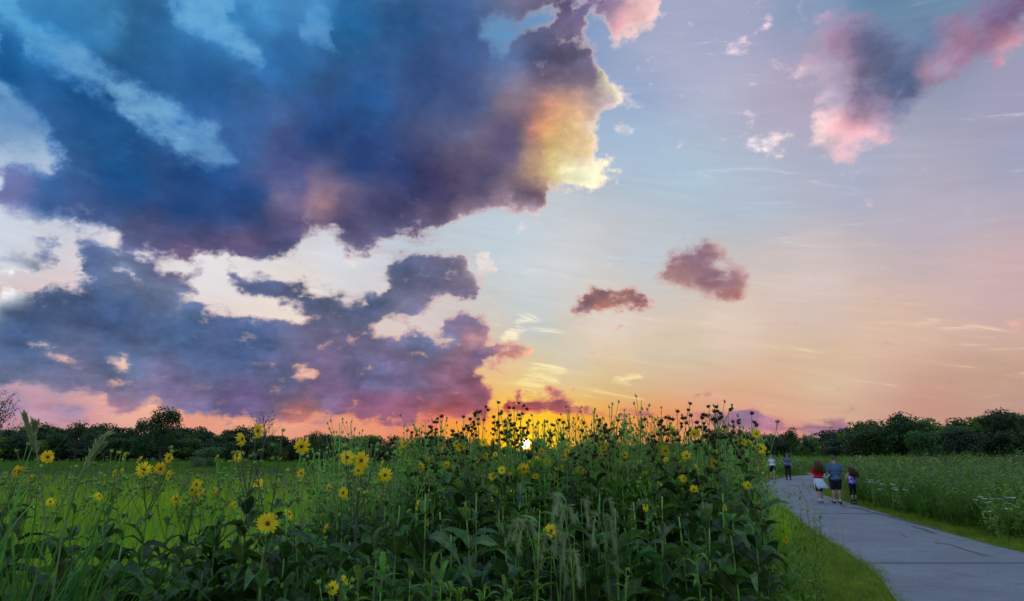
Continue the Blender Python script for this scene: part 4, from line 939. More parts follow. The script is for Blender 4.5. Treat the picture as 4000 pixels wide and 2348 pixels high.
def flower_mesh(seed, n=21, droop=.0, curl=.3):
    r = random.Random(seed); b = B()
    for k in range(n):
        a = 2 * PI * k / n + r.gauss(0, .05); L = .030 * r.uniform(.85, 1.12); dz = r.gauss(0, .0035) - droop * r.uniform(.4, 1.1)
        d = Vector((math.cos(a), math.sin(a), 0)); s = Vector((-d.y, d.x, 0))
        p0 = d * .0075; pts = [p0, p0 + d * L * .35 + Vector((0, 0, .002)), p0 + d * L * .75 + Vector((0, 0, dz * .6)), p0 + d * L + Vector((0, 0, dz * 1.2 - .002))]
        b.strip(pts, [.0045, .0088, .0082, .0035], side=(s + Vector((0, 0, r.gauss(0, .3)))).normalized())
    b.ball((0, 0, -.005), .0095, 1, 8, 4, sz=.8)
    for k in range(8):
        a = 2 * PI * k / 8; d = Vector((math.cos(a), math.sin(a), 0))
        b.quad([d * .008 + Vector((-d.y, d.x, 0)) * .005 + Vector((0, 0, -.009)), d * .008 - Vector((-d.y, d.x, 0)) * .005 + Vector((0, 0, -.009)), d * .016 + Vector((0, 0, -.002))], 1)
    return b.mesh('flower', [M['petal'], M['bud']])
FLOWERS = [flower_mesh(1, 21), flower_mesh(2, 18, .008), flower_mesh(3, 23, -.004), flower_mesh(4, 16, .018)]
def disc_mesh():
    b = B(); b.ball((0, 0, .001), .0085, 0, 9, 5, sz=.55); return b.mesh('flower_disc', [M['disc']])
DISC = disc_mesh()
def bud_mesh(seed, m_, open_=.4):
    r = random.Random(seed); b = B(); b.ball((0, 0, .38), .34, 0, 7, 4, sz=.95)
    for k in range(7):
        a = 2 * PI * k / 7 + r.uniform(-.2, .2); d = Vector((math.cos(a), math.sin(a), 0)); s = Vector((-d.y, d.x, 0)) * .17
        up = r.uniform(.55, 1.0); ou = .42 + open_ * r.uniform(.1, .6)
        b.quad([d * .26 - s + Vector((0, 0, .1)), d * .26 + s + Vector((0, 0, .1)), d * ou + Vector((0, 0, up))])
    return b.mesh('bud', [m_])
BUDS = [bud_mesh(k, M['bud'], .3 + .2 * (k % 3)) for k in range(3)]
DRY = [bud_mesh(k + 10, M['bud_dry'], .5 + .2 * (k % 3)) for k in range(3)]
def limb_pts(p0, p1, out=.0, n=5):
    """a flower stalk that leaves sideways and turns up"""
    p0 = Vector(p0); p1 = Vector(p1); d = p1 - p0; m_ = p0 + Vector((d.x * .62, d.y * .62, d.z * .38))
    r = []
    for k in range(n + 1):
        t = k / n; r.append(p0 * (1 - t) ** 2 + m_ * 2 * t * (1 - t) + p1 * t * t)
    return r
RP = random.Random(99)
def tall_plant(topF, depth, label, flowers=(), nbud=7, dry=False, leaf=(.20, .33), name='flowering_plant', cat='yellow-flowered plant', spread=.16, group=None, head=.42, dark=False, leafy_from=None, small=False, basex=None, leafmul=1.0):
    rr = RP
    tp = at(topF[0] / .63, topF[1] / .63, depth)
    bx = tp.x + rr.uniform(-.05, .05) if basex is None else at(basex / .63, topF[1] / .63, depth).x
    root = bpy.data.objects.new(name, None); COL.objects.link(root); base = Vector((bx, depth, zg(bx, depth))); root.location = base
    tag(root, label, cat, group)
    H = tp.z - base.z; zj = max(.35, H - head); top = tp - base
    floor = EYE - depth * .2 - base.z - .15
    stem_m = M['stem_dark'] if dark else M['stem']
    b = B()
    lean = Vector((rr.gauss(0, .02), rr.gauss(0, .02), 0))
    axis = [Vector((top.x * (t ** 2), 0, zj * t)) + lean * math.sin(t * 3.0) for t in [k / 9 for k in range(10)]]
    b.tube(axis, [.0085 - .004 * k / 9 for k in range(10)], 6)
    def on(z): 
        t = max(0, min(1, z / zj)) * 9; i = min(8, int(t)); return axis[i].lerp(axis[i + 1], t - i)
    j = axis[-1]
    tips = []
    if nbud:
        nbud = int(nbud * (1.7 if dry else 1.15)); nb = max(2, nbud // 4)
        for k in range(nb):
            a = 2 * PI * k / nb + rr.uniform(-.5, .5); e = top + Vector((math.cos(a) * spread * rr.uniform(.3, 1), math.sin(a) * spread * rr.uniform(.3, 1), -rr.uniform(0, .55) * min(head, .5) if k else -.02))
            pts = limb_pts(on(zj - rr.uniform(0, .12)), e); b.tube(pts, [.0036, .0034, .003, .003, .0026, .0026], 4)
            m_ = max(1, round(nbud / nb))
            for q in range(m_):
                aa = rr.uniform(0, 2 * PI); s = pts[3 if q % 2 else 4]; f = s + Vector((math.cos(aa) * rr.uniform(.02, .06), math.sin(aa) * rr.uniform(.02, .06), rr.uniform(.03, .10))) if q else e
                if q: b.tube([s, s.lerp(f, .5) + Vector((0, 0, -.008)), f], [.0022] * 3, 3)
                tips.append((f, Vector((math.cos(aa) * .5, math.sin(aa) * .5, 1)) if rr.random() > .12 else Vector((math.cos(aa), math.sin(aa), -.7))))
    fl = []
    for f in flowers:
        fp = at(f[0] / .63, f[1] / .63, depth - .03 + rr.uniform(-.04, .04)) - base
        s = on(min(zj, max(.2, fp.z - rr.uniform(.16, .30))))
        side = len(f) > 3 and f[3] == 's'
        n = Vector((rr.uniform(-.5, .5), -1, rr.uniform(-.1, .45))) if not side else Vector((rr.choice((-1, 1)), -.25, rr.uniform(-.1, .6)))
        n.normalize()
        pts = limb_pts(s, fp - n * .01); b.tube(pts, [.004, .0036, .0032, .003, .0028, .0028], 4); fl.append((fp, n, f[2] if len(f) > 2 else 1.0))
        for q in range(4):
            s2 = pts[3 if q < 2 else 2]; aa = rr.uniform(0, 2 * PI); e2 = s2 + Vector((math.cos(aa) * .05, math.sin(aa) * .05, rr.uniform(.02, .09))); b.tube([s2, e2], .002, 3); tips.append((e2, Vector((math.cos(aa), math.sin(aa), 1))))
    obj('stem', b.mesh('stem', [stem_m]), root)
    for p, d in tips:
        s = rr.uniform(.034, .048) if dry else rr.uniform(.026, .037)
        obj('seed_head' if dry else 'bud', rr.choice(DRY if dry else BUDS), root, p, d.normalized().to_track_quat('Z', 'Y').to_euler(), s)
    for p, n, s in fl:
        fo = obj('flower', rr.choice(FLOWERS), root, p, n.to_track_quat('Z', 'Y').to_euler(), s * rr.uniform(.9, 1.28)); obj('flower_disc', DISC, fo)
    z = max(.22, floor); k = 0; az0 = rr.uniform(0, PI); last = zj + (head * .2 if not small else 0)
    while z < last:
        t = z / last; L = (leaf[1] * (1 - t) + leaf[0] * t) * rr.uniform(.85, 1.15) * leafmul
        if t > .88: L *= .6
        for sgn in (0, 1):
            az = az0 + (PI / 2) * (k % 2) + PI * sgn + rr.gauss(0, .22)
            me = rr.choice(BROAD) if not small else rr.choice(SMALLF)
            up = rr.uniform(.05, .75) if t > .5 else rr.uniform(-.25, .5)
            e = (Matrix.Rotation(az, 4, 'Z') @ Matrix.Rotation(-up, 4, 'Y') @ Matrix.Rotation(rr.gauss(0, .25), 4, 'X')).to_euler()
            obj('leaf', me, root, on(z), e, (L, L * rr.uniform(.85, 1.2), L))
        z += rr.uniform(.11, .17) * (1 if t > .3 else 1.1); k += 1
    return root

def A_(x, y, *r): return (.3612 * x, 945 + .3612 * y) + r
def B_(x, y, *r): return (630 + .3612 * x, 945 + .3612 * y) + r
def C_(x, y, *r): return (1260 + .3612 * x, 945 + .3612 * y) + r
def D_(x, y, *r): return (1890 + .3612 * x, 945 + .3612 * y) + r
N_ = ' with green buds'
HERO = [
 (A_(1050, 420), 4.6, 'tall plant with three pairs of drooping dark leaves, orange-yellow blooms beside its stem', [A_(980, 585, 1.1), A_(1095, 578), A_(1140, 620, 1, 's'), A_(950, 515, .8, 's'), A_(1150, 505, .8, 's'), A_(975, 610, .9, 's')], 6, {}),
 (A_(790, 455), 5.0, 'plant with a crowded bunch of green buds, second tall one right of the grass clump', [A_(845, 490, .8, 's'), A_(765, 735, .9), A_(830, 600, .8, 's'), A_(775, 605, .8, 's')], 14, {}),
 (A_(95, 400), 4.5, 'leftmost flowering plant with pale green bud clusters and one bloom leaning right', [A_(325, 497, 1.1), A_(125, 590, 1, 's'), A_(100, 590, .8, 's')], 14, dict(spread=.25)),
 (A_(1310, 620), 5.0, 'plant with four small golden blooms crowded on its left side over the field', [A_(1200, 785, 1.0), A_(1310, 722, .95), A_(1340, 685, 1), A_(1342, 770, 1), A_(1250, 825, .7, 's')], 12, {}),
 (A_(1440, 600), 5.2, 'budding plant without open blooms between the four-bloom plant and the lone star bloom', [], 12, {}),
 (A_(1550, 460), 5.2, 'plant holding a round star-shaped bloom right above the lone field shrub', [A_(1617, 490, 1.05), A_(1475, 505, .75, 's'), A_(1600, 820, .7, 's')], 10, {}),
 (A_(1720, 320), 4.6, 'tall arching plant whose two blooms bend in front of the bare fan-shaped tree', [A_(1650, 375, 1.1, 's'), B_(12, 320, 1.1, 's')], 5, dict(basex=612, dark=True)),
 (B_(130, 305), 4.5, 'tall forked plant with long bare stalks and green bud knobs, right of the bare tree', [B_(228, 885, 1.1, 's')], 8, dict(dark=True, head=.6, basex=700)),
 (B_(240, 445), 4.2, 'plant carrying one large flat bloom against the dark wood', [B_(310, 425, 1.08)], 5, dict(head=.3)),
 (B_(75, 890), 3.6, 'low plant with the largest daisy-like bloom near the bottom left of the field', [B_(80, 950, 1.1)], 2, dict(head=.15)),
 (B_(440, 600), 5.0, 'slender plant with few buds, just right of the narrow field sapling', [B_(465, 985, .9, 's')], 6, {}),
 (B_(700, 405), 4.1, 'dark-stemmed plant with three blooms stacked together left of centre', [B_(622, 500, 1.0), B_(718, 520, 1.15), B_(698, 590, .9)], 6, dict(dark=True)),
 (B_(830, 455), 4.2, 'plant with one broad bloom facing the camera, right of the stacked three', [B_(880, 620, 1.15)], 9, dict(dark=True)),
 (B_(900, 450), 5.4, 'budding plant behind the broad single bloom', [B_(855, 540, .7, 's')], 8, {}),
 (B_(1060, 320), 6.3, 'plant with side-facing blooms and green tops at the left end of the dense flower stand', [B_(1085, 375, 1, 's'), B_(1010, 410, 1), B_(985, 450, 1, 's'), B_(978, 375, .8, 's')], 12, {}),
 (B_(1155, 255), 6.4, 'plant with a dark pointed seed cluster leaning right, above a single bloom', [B_(1122, 560, 1.05)], 8, dict(dry=True)),
 (B_(1235, 217), 6.4, 'plant whose dark seed cluster stands alone highest left of the sun', [B_(1262, 450, .9, 's'), B_(1180, 520, .8, 's'), B_(1128, 678, .45)], 8, dict(dry=True, spread=.1)),
 (B_(1410, 212), 6.6, 'plant with a pair of dark seed clusters over two overlapping blooms', [B_(1395, 435, 1.05), B_(1370, 405, 1), B_(1298, 550, .8)], 12, dict(dry=True)),
 (B_(1525, 150), 6.6, 'plant with a dark nodding head hooked to the right, left of the tallest candelabra', [B_(1565, 487, 1), B_(1510, 520, .7, 's')], 9, dict(dry=True, spread=.12)),
 (B_(1690, 122), 6.2, 'tallest candelabra of dark seed heads just left of the sun', [B_(1675, 588, 1.05), B_(1725, 600, .9, 's')], 18, dict(dry=True, spread=.16, head=.62)),
 (C_(20, 125), 6.3, 'dark candelabra plant touching the sun with its right side', [C_(80, 580, 1.2), C_(15, 600, 1, 's')], 16, dict(dry=True, spread=.14, head=.6)),
 (C_(55, 245), 6.6, 'shorter dark seed cluster right in front of the sun glow', [C_(60, 555, .8, 's'), C_(85, 620, .7)], 12, dict(dry=True, spread=.14)),
 (C_(300, 258), 6.5, 'lone forked seed stalk standing clear to the right of the sun', [C_(305, 590, .9, 's'), C_(310, 635, 1), C_(160, 630, .95)], 10, dict(dry=True, spread=.16)),
 (C_(470, 345), 6.6, 'low-topped plant with one bloom between the forked stalk and the wide seed head', [C_(465, 587, 1), C_(475, 410, .8, 's')], 9, dict(dry=True)),
 (C_(545, 258), 6.3, 'left half of the wide dark seed head right of the sun', [C_(625, 435, 1.05), C_(605, 487, .9)], 12, dict(dry=True)),
 (C_(655, 240), 6.3, 'right half of the wide dark seed head, with three blooms below it', [C_(712, 425, 1.1), C_(765, 393, 1.1), C_(768, 485, 1.05)], 18, dict(dry=True, spread=.2)),
 (C_(745, 295), 6.5, 'plant with a side-on bloom under the wide seed head', [C_(670, 620, .95, 's'), C_(742, 660, .9, 's')], 6, dict(dry=True)),
 (C_(975, 248), 6.2, 'plant of rust-tinged seed heads left of the high forked one', [C_(1005, 405, 1), C_(1045, 455, 1.15), C_(995, 470, .5)], 12, dict(dry=True)),
 (C_(1075, 172), 6.1, 'plant with a bloom half way up in front of the high forked seed stalks', [C_(1092, 312, 1.1)], 10, dict(dry=True)),
 (C_(1140, 125), 6.1, 'highest forked seed stalks right of centre, long and almost leafless', [C_(1145, 515, 1, 's')], 9, dict(dry=True, head=.75, spread=.15)),
 (C_(1200, 312), 6.0, 'plant with green tops between the two highest seed stands at the right', [C_(1190, 490, 1), C_(1172, 645, 1), C_(1050, 515, .6)], 9, {}),
 (C_(1295, 150), 6.0, 'tall seed stand with two prongs, left one of the rightmost pair', [C_(1240, 340, 1.0), C_(1240, 720, 1), C_(1265, 565, .9, 's')], 14, dict(dry=True, spread=.15, head=.6)),
 (C_(1370, 155), 6.0, 'tall seed stand with many stacked heads, right one of the pair', [C_(1375, 540, 1.05), C_(1400, 460, .7, 's'), C_(1265, 330, .8, 's')], 18, dict(dry=True, spread=.15, head=.6)),
 (C_(1565, 195), 5.8, 'second plant from the right end, seed heads above yellow side blooms', [C_(1548, 385, 1.05, 's'), C_(1545, 490, .8, 's'), C_(1580, 395, .8)], 14, dict(dry=True, spread=.15, head=.5)),
 (C_(1650, 250), 5.6, 'rightmost flowering plant, beside the path, with a star bloom at its right', [C_(1630, 400, .9, 's'), C_(1665, 340, .9), C_(1695, 440, 1.1), C_(1675, 550, 1, 's'), C_(1610, 692, 1.1)], 14, dict(spread=.2)),
 (C_(262, 960), 4.6, 'short plant with one round bloom among the drooping grass heads', [C_(268, 1000, 1.1)], 0, dict(head=.12)),
 (C_(915, 800), 5.2, 'plant with one tilted bloom low in the right half of the stand', [C_(912, 830, 1, 's')], 0, dict(head=.12)),
 (C_(1440, 800), 5.4, 'dark-leaved plant with a half-hidden bloom below the rightmost pair of stands', [C_(1450, 840, .7, 's')], 0, dict(head=.12)),
 (B_(1095, 770), 4.9, 'plant with a cup-shaped bloom below the left end of the dense stand', [B_(1095, 820, 1.15, 's'), B_(1170, 945, .6, 's')], 0, dict(head=.12)),
 (B_(530, 1350), 3.5, 'small low plant with two ragged blooms at the bottom edge', [B_(522, 1388, .8), B_(610, 1330, .6, 's')], 2, dict(head=.12, small=True)),
 (C_(1675, 790), 5.9, 'small leafy plant with a tiny bloom by the path edge', [C_(1675, 817, .5)], 2, dict(head=.12, small=True)),
 (D_(110, 1030), 6.2, 'low weed with a single ragged yellow bloom beside the path', [D_(122, 1058, .9, 's')], 0, dict(head=.1, small=True)),
]
for tp_, dp_, lab_, fl_, nb_, kw_ in HERO:
    tall_plant(tp_, dp_, lab_, fl_, nb_, **kw_)
# the thick middle of the stand
G1 = 'flowering plants filling the middle of the stand'
extra = [(185, 440), (130, 470), (380, 395), (420, 430), (200, 455), (375, 475), (850, 395), (880, 455), (930, 420), (800, 520), (560, 455), (500, 520), (-60, 440), (-110, 500), (-180, 450), (-230, 380), (-300, 420), (-380, 470), (-450, 400), (-520, 460), (1450, 470), (690, 540), (610, 560), (1080, 560), (960, 560), (1330, 560), (1490, 560)]
exf = {0: [C_(130, 540, .9, 's'), C_(160, 470, .8, 's')], 2: [C_(385, 415, .9)], 3: [C_(375, 460, .8), C_(375, 500, .7, 's')], 4: [C_(200, 460, .9), C_(175, 535, .9)], 7: [C_(865, 530, .6)], 10: [C_(500, 650, .9, 's'), C_(545, 650, .9, 's')], 13: [B_(1630, 480, .7)], 9: [C_(820, 560, .5)], 11: [C_(490, 560, .6), C_(470, 740, .6, 's')], 15: [B_(1520, 520, .7, 's')], 17: [B_(1450, 680, .45)], 26: [C_(1480, 575, .5)]}
R5 = random.Random(17)
for k in range(len(extra)):
    if R5.random() < .75: exf[k] = list(exf.get(k, [])) + [C_(extra[k][0] + R5.uniform(-45, 45), extra[k][1] + R5.uniform(10, 170), R5.uniform(.75, 1.05)) + (() if R5.random() < .5 else ('s',)) for _ in range(R5.choice((1, 1, 2)))]
for k, (cx, cy) in enumerate(extra):
    tall_plant(C_(cx, cy), RP.uniform(6.4, 7.8), 'green-topped plant packed among the others in the dense middle of the yellow-flowered stand', exf.get(k, []), RP.choice((8, 11, 14)), group=G1, spread=.22, dark=RP.random() < .3)
G3 = 'budding plants on the field side'
for k, f in enumerate([A_(205, 560), A_(420, 610), A_(560, 520), A_(650, 660), A_(885, 560), A_(1180, 590), A_(1390, 700), A_(1500, 640), A_(1655, 600), B_(50, 660), B_(330, 590), B_(520, 600), B_(600, 640), B_(180, 760), A_(340, 760)]):
    fl = [(f[0] + R5.uniform(-16, 16), f[1] + R5.uniform(4, 40), R5.uniform(.7, 1.0)) + (('s',) if R5.random() < .6 else ())] if R5.random() < .6 else []
    tall_plant(f, RP.uniform(4.6, 5.8), 'green-budded plant in front of the open field', fl, R5.choice((8, 11)), group=G3, spread=.14, head=.35, leaf=(.16, .28))
# large-leaved shoots in front
G2 = 'leafy shoots in front of the stand'
shoots = [B_(300, 900), B_(380, 1060), B_(560, 820), B_(640, 1030), B_(750, 1000), B_(900, 900), B_(980, 780), B_(1000, 980), B_(1160, 700), B_(1250, 830), B_(1330, 980), B_(1420, 760), B_(1500, 700), B_(1560, 930), B_(1650, 820), B_(1700, 1000), C_(60, 720), C_(150, 860), C_(330, 700), C_(420, 860),
          C_(600, 690), C_(700, 800), C_(820, 760), C_(960, 900), C_(1020, 720), C_(1130, 860), C_(1180, 760), C_(1290, 700), C_(1340, 900), C_(1430, 700), C_(1500, 860), C_(1590, 780), C_(1640, 900), C_(760, 930), C_(1040, 1000), C_(1200, 1040), C_(1480, 980), C_(1560, 1000), B_(60, 1080), B_(170, 1180), A_(1480, 900), A_(1540, 1080), A_(840, 1050), A_(120, 760), A_(600, 1230), A_(1250, 960), B_(860, 1180), B_(500, 1200), B_(1130, 1120), B_(1280, 1150), A_(60, 900), A_(230, 1080), A_(420, 980), A_(700, 900), A_(900, 1180), A_(1120, 1180), A_(1640, 960), A_(1380, 1250), B_(120, 800), B_(260, 1150), B_(420, 1250), B_(620, 1260), B_(40, 900)]
for k, f in enumerate(shoots):
    tall_plant(f, RP.uniform(3.9, 5.6), 'dark broad-leaved shoot without blooms in the front of the yellow-flowered stand', [], 0, group=G2, head=.04, leaf=(.20, .36), leafmul=1.08, name='leafy_shoot', cat='leafy plant')

# ------------------------------------------------------------------ narrow-leaved weeds beside the path and in the foreground
def weed(F, depth, label, group, n=16, L=(.07, .13), kind=None, spread=1.0, cat='weed', lift=True):
    rr = RP; tp = at(F[0] / .63, F[1] / .63, depth); base = Vector((tp.x + rr.uniform(-.06, .06), depth, zg(tp.x, depth)))
    root = bpy.data.objects.new('leafy_weed', None); COL.objects.link(root); root.location = base; tag(root, label, cat, group)
    top = tp - base; H = top.z; b = B()
    ax = [Vector((top.x * t * t, rr.uniform(-.01, .01), H * t)) for t in [k / 5 for k in range(6)]]
    b.tube(ax, [.006 - .0006 * k for k in range(6)], 5); obj('stem', b.mesh('stem', [M['stem']]), root)
    lo = max(.12, EYE - depth * .2 - .12) / H
    for k in range(n):
        t = lo + (1 - lo) * ((k + .6) / n) if lo < .95 else .97
        i = min(4, int(t * 5)); p = ax[i].lerp(ax[i + 1], t * 5 - i); l = rr.uniform(*L) * (1.15 - .45 * t); az = k * 2.4 + rr.gauss(0, .3)
        e = (Matrix.Rotation(az, 4, 'Z') @ Matrix.Rotation(-rr.uniform(-.1, .9), 4, 'Y')).to_euler()
        obj('leaf', rr.choice(kind or NARROW), root, p, e, l)
    return root
W = 'narrow-leaved weed in the green bank between the yellow flowers and the path'
for x, y in [(130, 700), (215, 705), (350, 845), (60, 770), (260, 800), (100, 850), (310, 905), (30, 880), (180, 930), (335, 960), (20, 1010), (150, 1030), (240, 1000), (60, 1130), (170, 1140), (270, 1110), (40, 1230), (130, 1260), (220, 1210), (300, 1230), (20, 1330), (110, 1370), (210, 1330), (-40, 1100), (-60, 940), (-80, 1250), (-40, 1400), (-120, 1080), (-150, 1200)]:
    dd = interp(y, [700, 900, 1100, 1400], [9.6, 8.6, 7.6, 6.3]); weed(D_(x, y), dd + RP.uniform(-.3, .3), W, 'weeds in the bank beside the path', 18, (.09, .17))
W2 = 'light green jagged-leaved weed low in the foreground below the flower stand'
for x, y in [(820, 1150), (860, 1260), (1260, 1330), (1330, 1380), (1400, 1420), (1200, 1280), (700, 1320), (1560, 1400), (1690, 1370), (1050, 1300)]:
    weed(B_(x, y), RP.uniform(3.4, 4.1), W2, 'jagged-leaved weeds in the foreground', 12, (.13, .21), RAG if RP.random() < .4 else NARROW)
for x, y in [(40, 1340), (150, 1380), (400, 1090), (190, 860), (480, 1230), (560, 1250), (700, 1240), (690, 1300), (780, 1270), (850, 1230), (900, 1380), (1010, 1380), (1100, 1290), (1400, 1290), (1450, 1400), (520, 1100), (1250, 1180)]:
    weed(C_(x, y), RP.uniform(3.8, 4.8), W2, 'jagged-leaved weeds in the foreground', 11, (.12, .20), RAG if RP.random() < .3 else NARROW)

# ------------------------------------------------------------------ tall grass clumps at the left
def blade_mesh(seed, H, bend, w):
    r = random.Random(seed); b = B(); n = 9; pts = []
    for k in range(n + 1):
        t = k / n; pts.append(Vector((bend * t ** 2.2, 0, H * (t - .32 * abs(bend) / H * t ** 4))))
    b.strip(pts, [w * (1 - t ** 2.2 * .96) for t in [k / n for k in range(n + 1)]], side=Vector((.15, 1, 0)).normalized())
    return b.mesh('blade', [M['blade']])
BL = [blade_mesh(k, 1.0 + .12 * (k % 5), .12 + .11 * (k % 6), .012 + .003 * (k % 4)) for k in range(12)]
def grass_clump(Fx, depth, n, H, label, spread=.3, heads=()):
    rr = RP; p = at(Fx / .63, 1785, depth); root = bpy.data.objects.new('tall_grass', None); COL.objects.link(root); base = Vector((p.x, depth, 0)); root.location = base
    tag(root, label, 'tall grass')
    for k in range(n):
        a = rr.uniform(0, 2 * PI); q = spread * rr.random(); s = H * rr.uniform(.6, 1.1)
        obj('blade', rr.choice(BL), root, (q * math.cos(a), q * math.sin(a), 0), (rr.gauss(0, .07), rr.gauss(0, .09), rr.uniform(0, 2 * PI)), (s, 1.0 if rr.random() < .8 else 1.6, s))
    for pts, d in heads:
        b = B(); P = [at(x / .63, y / .63, d) - base for x, y in pts]; P.append(Vector((P[-1].x * .7, P[-1].y, 0)))
        b.tube(P, .0028, 4); n0 = len(P); top = P[:max(3, int(n0 * .55))]
        for k in range(110):
            t = k / 110 * (len(top) - 1); i = int(t); c = top[i].lerp(top[min(i + 1, len(top) - 1)], t - i); dr = (top[i] - top[min(i + 1, len(top) - 1)]).normalized()
            e = c + dr * rr.uniform(.03, .06) + Vector((rr.gauss(0, .012), rr.gauss(0, .012), 0)); b.strip([c, c.lerp(e, .5), e], [.003, .009, .001], side=Vector((1, .2, 0)).normalized())
        obj('seed_head', b.mesh('seed_head', [M['rye']]), root)
grass_clump(30, 3.6, 80, 1.4, 'dense dark clump of tall grass blades filling the bottom left corner', .42)
grass_clump(88, 3.9, 66, 1.4, 'tall grass clump with a thick ripe plume rising at the left', .38, [([A_(172, 232)[:2], A_(190, 290)[:2], A_(213, 350)[:2], A_(245, 430)[:2], A_(262, 530)[:2], A_(278, 640)[:2], A_(290, 780)[:2], A_(308, 1000)[:2]], 3.6), ([A_(235, 290)[:2], A_(232, 380)[:2], A_(250, 480)[:2], A_(285, 620)[:2], A_(295, 760)[:2], A_(312, 980)[:2]], 3.65)])
grass_clump(160, 3.8, 60, 1.35, 'tall grass clump with a slender seed spike leaning to the right', .38, [([A_(715, 355)[:2], A_(665, 410)[:2], A_(610, 500)[:2], A_(560, 600)[:2], A_(500, 720)[:2], A_(450, 900)[:2], A_(410, 1100)[:2]], 3.7), ([A_(690, 430)[:2], A_(630, 500)[:2], A_(575, 590)[:2], A_(520, 690)[:2], A_(470, 860)[:2], A_(420, 1080)[:2]], 3.75)])
grass_clump(235, 4.3, 26, 1.25, 'loose grass clump left of the tallest field-side plant', .35)
grass_clump(330, 4.6, 18, 1.05, 'thin grass tuft between the two leftmost bud-topped plants', .35)
grass_clump(800, 4.4, 18, 1.15, 'blue-green grass blades rising left of the three stacked blooms', .3)
grass_clump(880, 4.6, 14, 1.1, 'short grass tuft under the broad single bloom', .3)

# drooping bristly grass heads in the middle
def rye(xt, yt, xe, ye, depth):
    rr = RP; top = at(1260 / .63 + xt * .3612 / .63, (945 + .3612 * yt) / .63, depth); tip = at((1260 + .3612 * xe) / .63, (945 + .3612 * ye) / .63, depth - .05)
    base = Vector((top.x + rr.uniform(-.12, .12) - (tip.x - top.x) * .8, depth + .08, 0)); root = bpy.data.objects.new('bristly_grass', None); COL.objects.link(root); root.location = base
    tag(root, 'drooping pale green bristly grass head among the leaves in the lower middle', 'grass stalk', 'drooping bristly grass heads')
    T = top - base; E = tip - base; sgn = 1 if E.x > T.x else -1
    st = [Vector((0, 0, 0)), Vector((T.x * .2, 0, T.z * .5)), Vector((T.x * .65 - sgn * .02, T.y * .6, T.z * .9)), T + Vector((-sgn * .03, 0, -.012))]
    b = B(); b.tube(st, [.003, .0026, .0022, .0018], 4); obj('stalk', b.mesh('stalk', [M['stem']]), root)
    ax = []
    for k in range(11):
        t = k / 10; ax.append(Vector((T.x - sgn * .03 + (E.x - T.x + sgn * .03) * (1 - (1 - t) ** 2), T.y + (E.y - T.y) * t, T.z - .012 + .035 * math.sin(PI * min(1, t * 1.6)) * (t < .63) + (E.z - T.z) * t ** 1.6)))
    b = B(); b.tube(ax, [.0045 - .0003 * k for k in range(11)], 4)
    for k in range(240):
        t = rr.random() * 9.99; i = int(t); c = ax[i].lerp(ax[i + 1], t - i); d = (ax[i + 1] - ax[i]).normalized()
        e = c + d * rr.uniform(.02, .05) + Vector((rr.gauss(0, .014), rr.gauss(0, .014), rr.gauss(0, .006))); b.strip([c, c.lerp(e, .4), e], [.0014, .0022, .0005], side=Vector((.6, .3, .7)).normalized())
    obj('seed_head', b.mesh('seed_head', [M['rye']]), root)
for q in [(95, 945, 45, 1120), (60, 950, 5, 1040), (110, 955, 158, 1015), (300, 775, 272, 915), (345, 850, 322, 1010), (385, 850, 412, 900), (505, 800, 518, 945), (560, 905, 550, 1060), (640, 920, 635, 1090), (668, 930, 697, 1110), (655, 805, 690, 860), (235, 1055, 195, 1220), (290, 990, 290, 1130),
          (390, 1035, 330, 1250), (350, 1050, 345, 1200), (400, 1155, 365, 1335), (435, 1155, 455, 1335), (330, 780, 292, 850), (20, 990, -40, 1100)]:
    rye(*q, RP.uniform(3.9, 4.3))
# wispy seed stalks in front of the path
def wisp(F, depth, label='thin reddish seed stalk standing in front of the path', group='wispy seed stalks before the path'):
    rr = RP; top = at(F[0] / .63, F[1] / .63, depth); base = Vector((top.x + rr.uniform(-.25, .15), depth, 0)); root = bpy.data.objects.new('seed_stalk', None); COL.objects.link(root); root.location = base; tag(root, label, 'grass stalk', group)
    T = top - base; b = B(); pts = [Vector((T.x * t ** 1.8, 0, T.z * t)) for t in [k / 6 for k in range(7)]]; b.tube(pts, .0016, 3); obj('stalk', b.mesh('stalk', [M['straw']]), root)
    b = B()
    for k in range(16):
        t = rr.uniform(.62, 1) * 6; i = min(5, int(t)); c = pts[i].lerp(pts[i + 1], t - i); e = c + Vector((rr.gauss(0, .07), rr.gauss(0, .05), rr.uniform(.02, .12))); b.strip([c, e], [.0012, .0012], side=Vector((1, 0, .2)).normalized())
        e2 = e + Vector((rr.gauss(0, .01), 0, rr.uniform(-.02, .02))); b.strip([e, e.lerp(e2, .5), e2], [.001, .006, .001], side=Vector((.3, 0, 1)).normalized())
    obj('seed_head', b.mesh('seed_head', [M['straw']]), root)
for x, y in [(60, 640), (130, 620), (180, 660), (240, 650), (290, 690), (40, 700), (330, 760), (390, 830), (20, 760), (100, 690), (440, 900), (500, 940), (420, 1000), (350, 700), (620, 1110), (-20, 650), (-60, 700), (-110, 740)]:
    wisp(D_(x, y), RP.uniform(8.2, 9.6))
for x, y in [(920, 240), (880, 320), (900, 340), (905, 270)]:
    wisp(C_(x, y), 6.4, 'dry feathery grass stalk rising between two dark seed stands right of the sun', 'dry stalks between the seed stands')

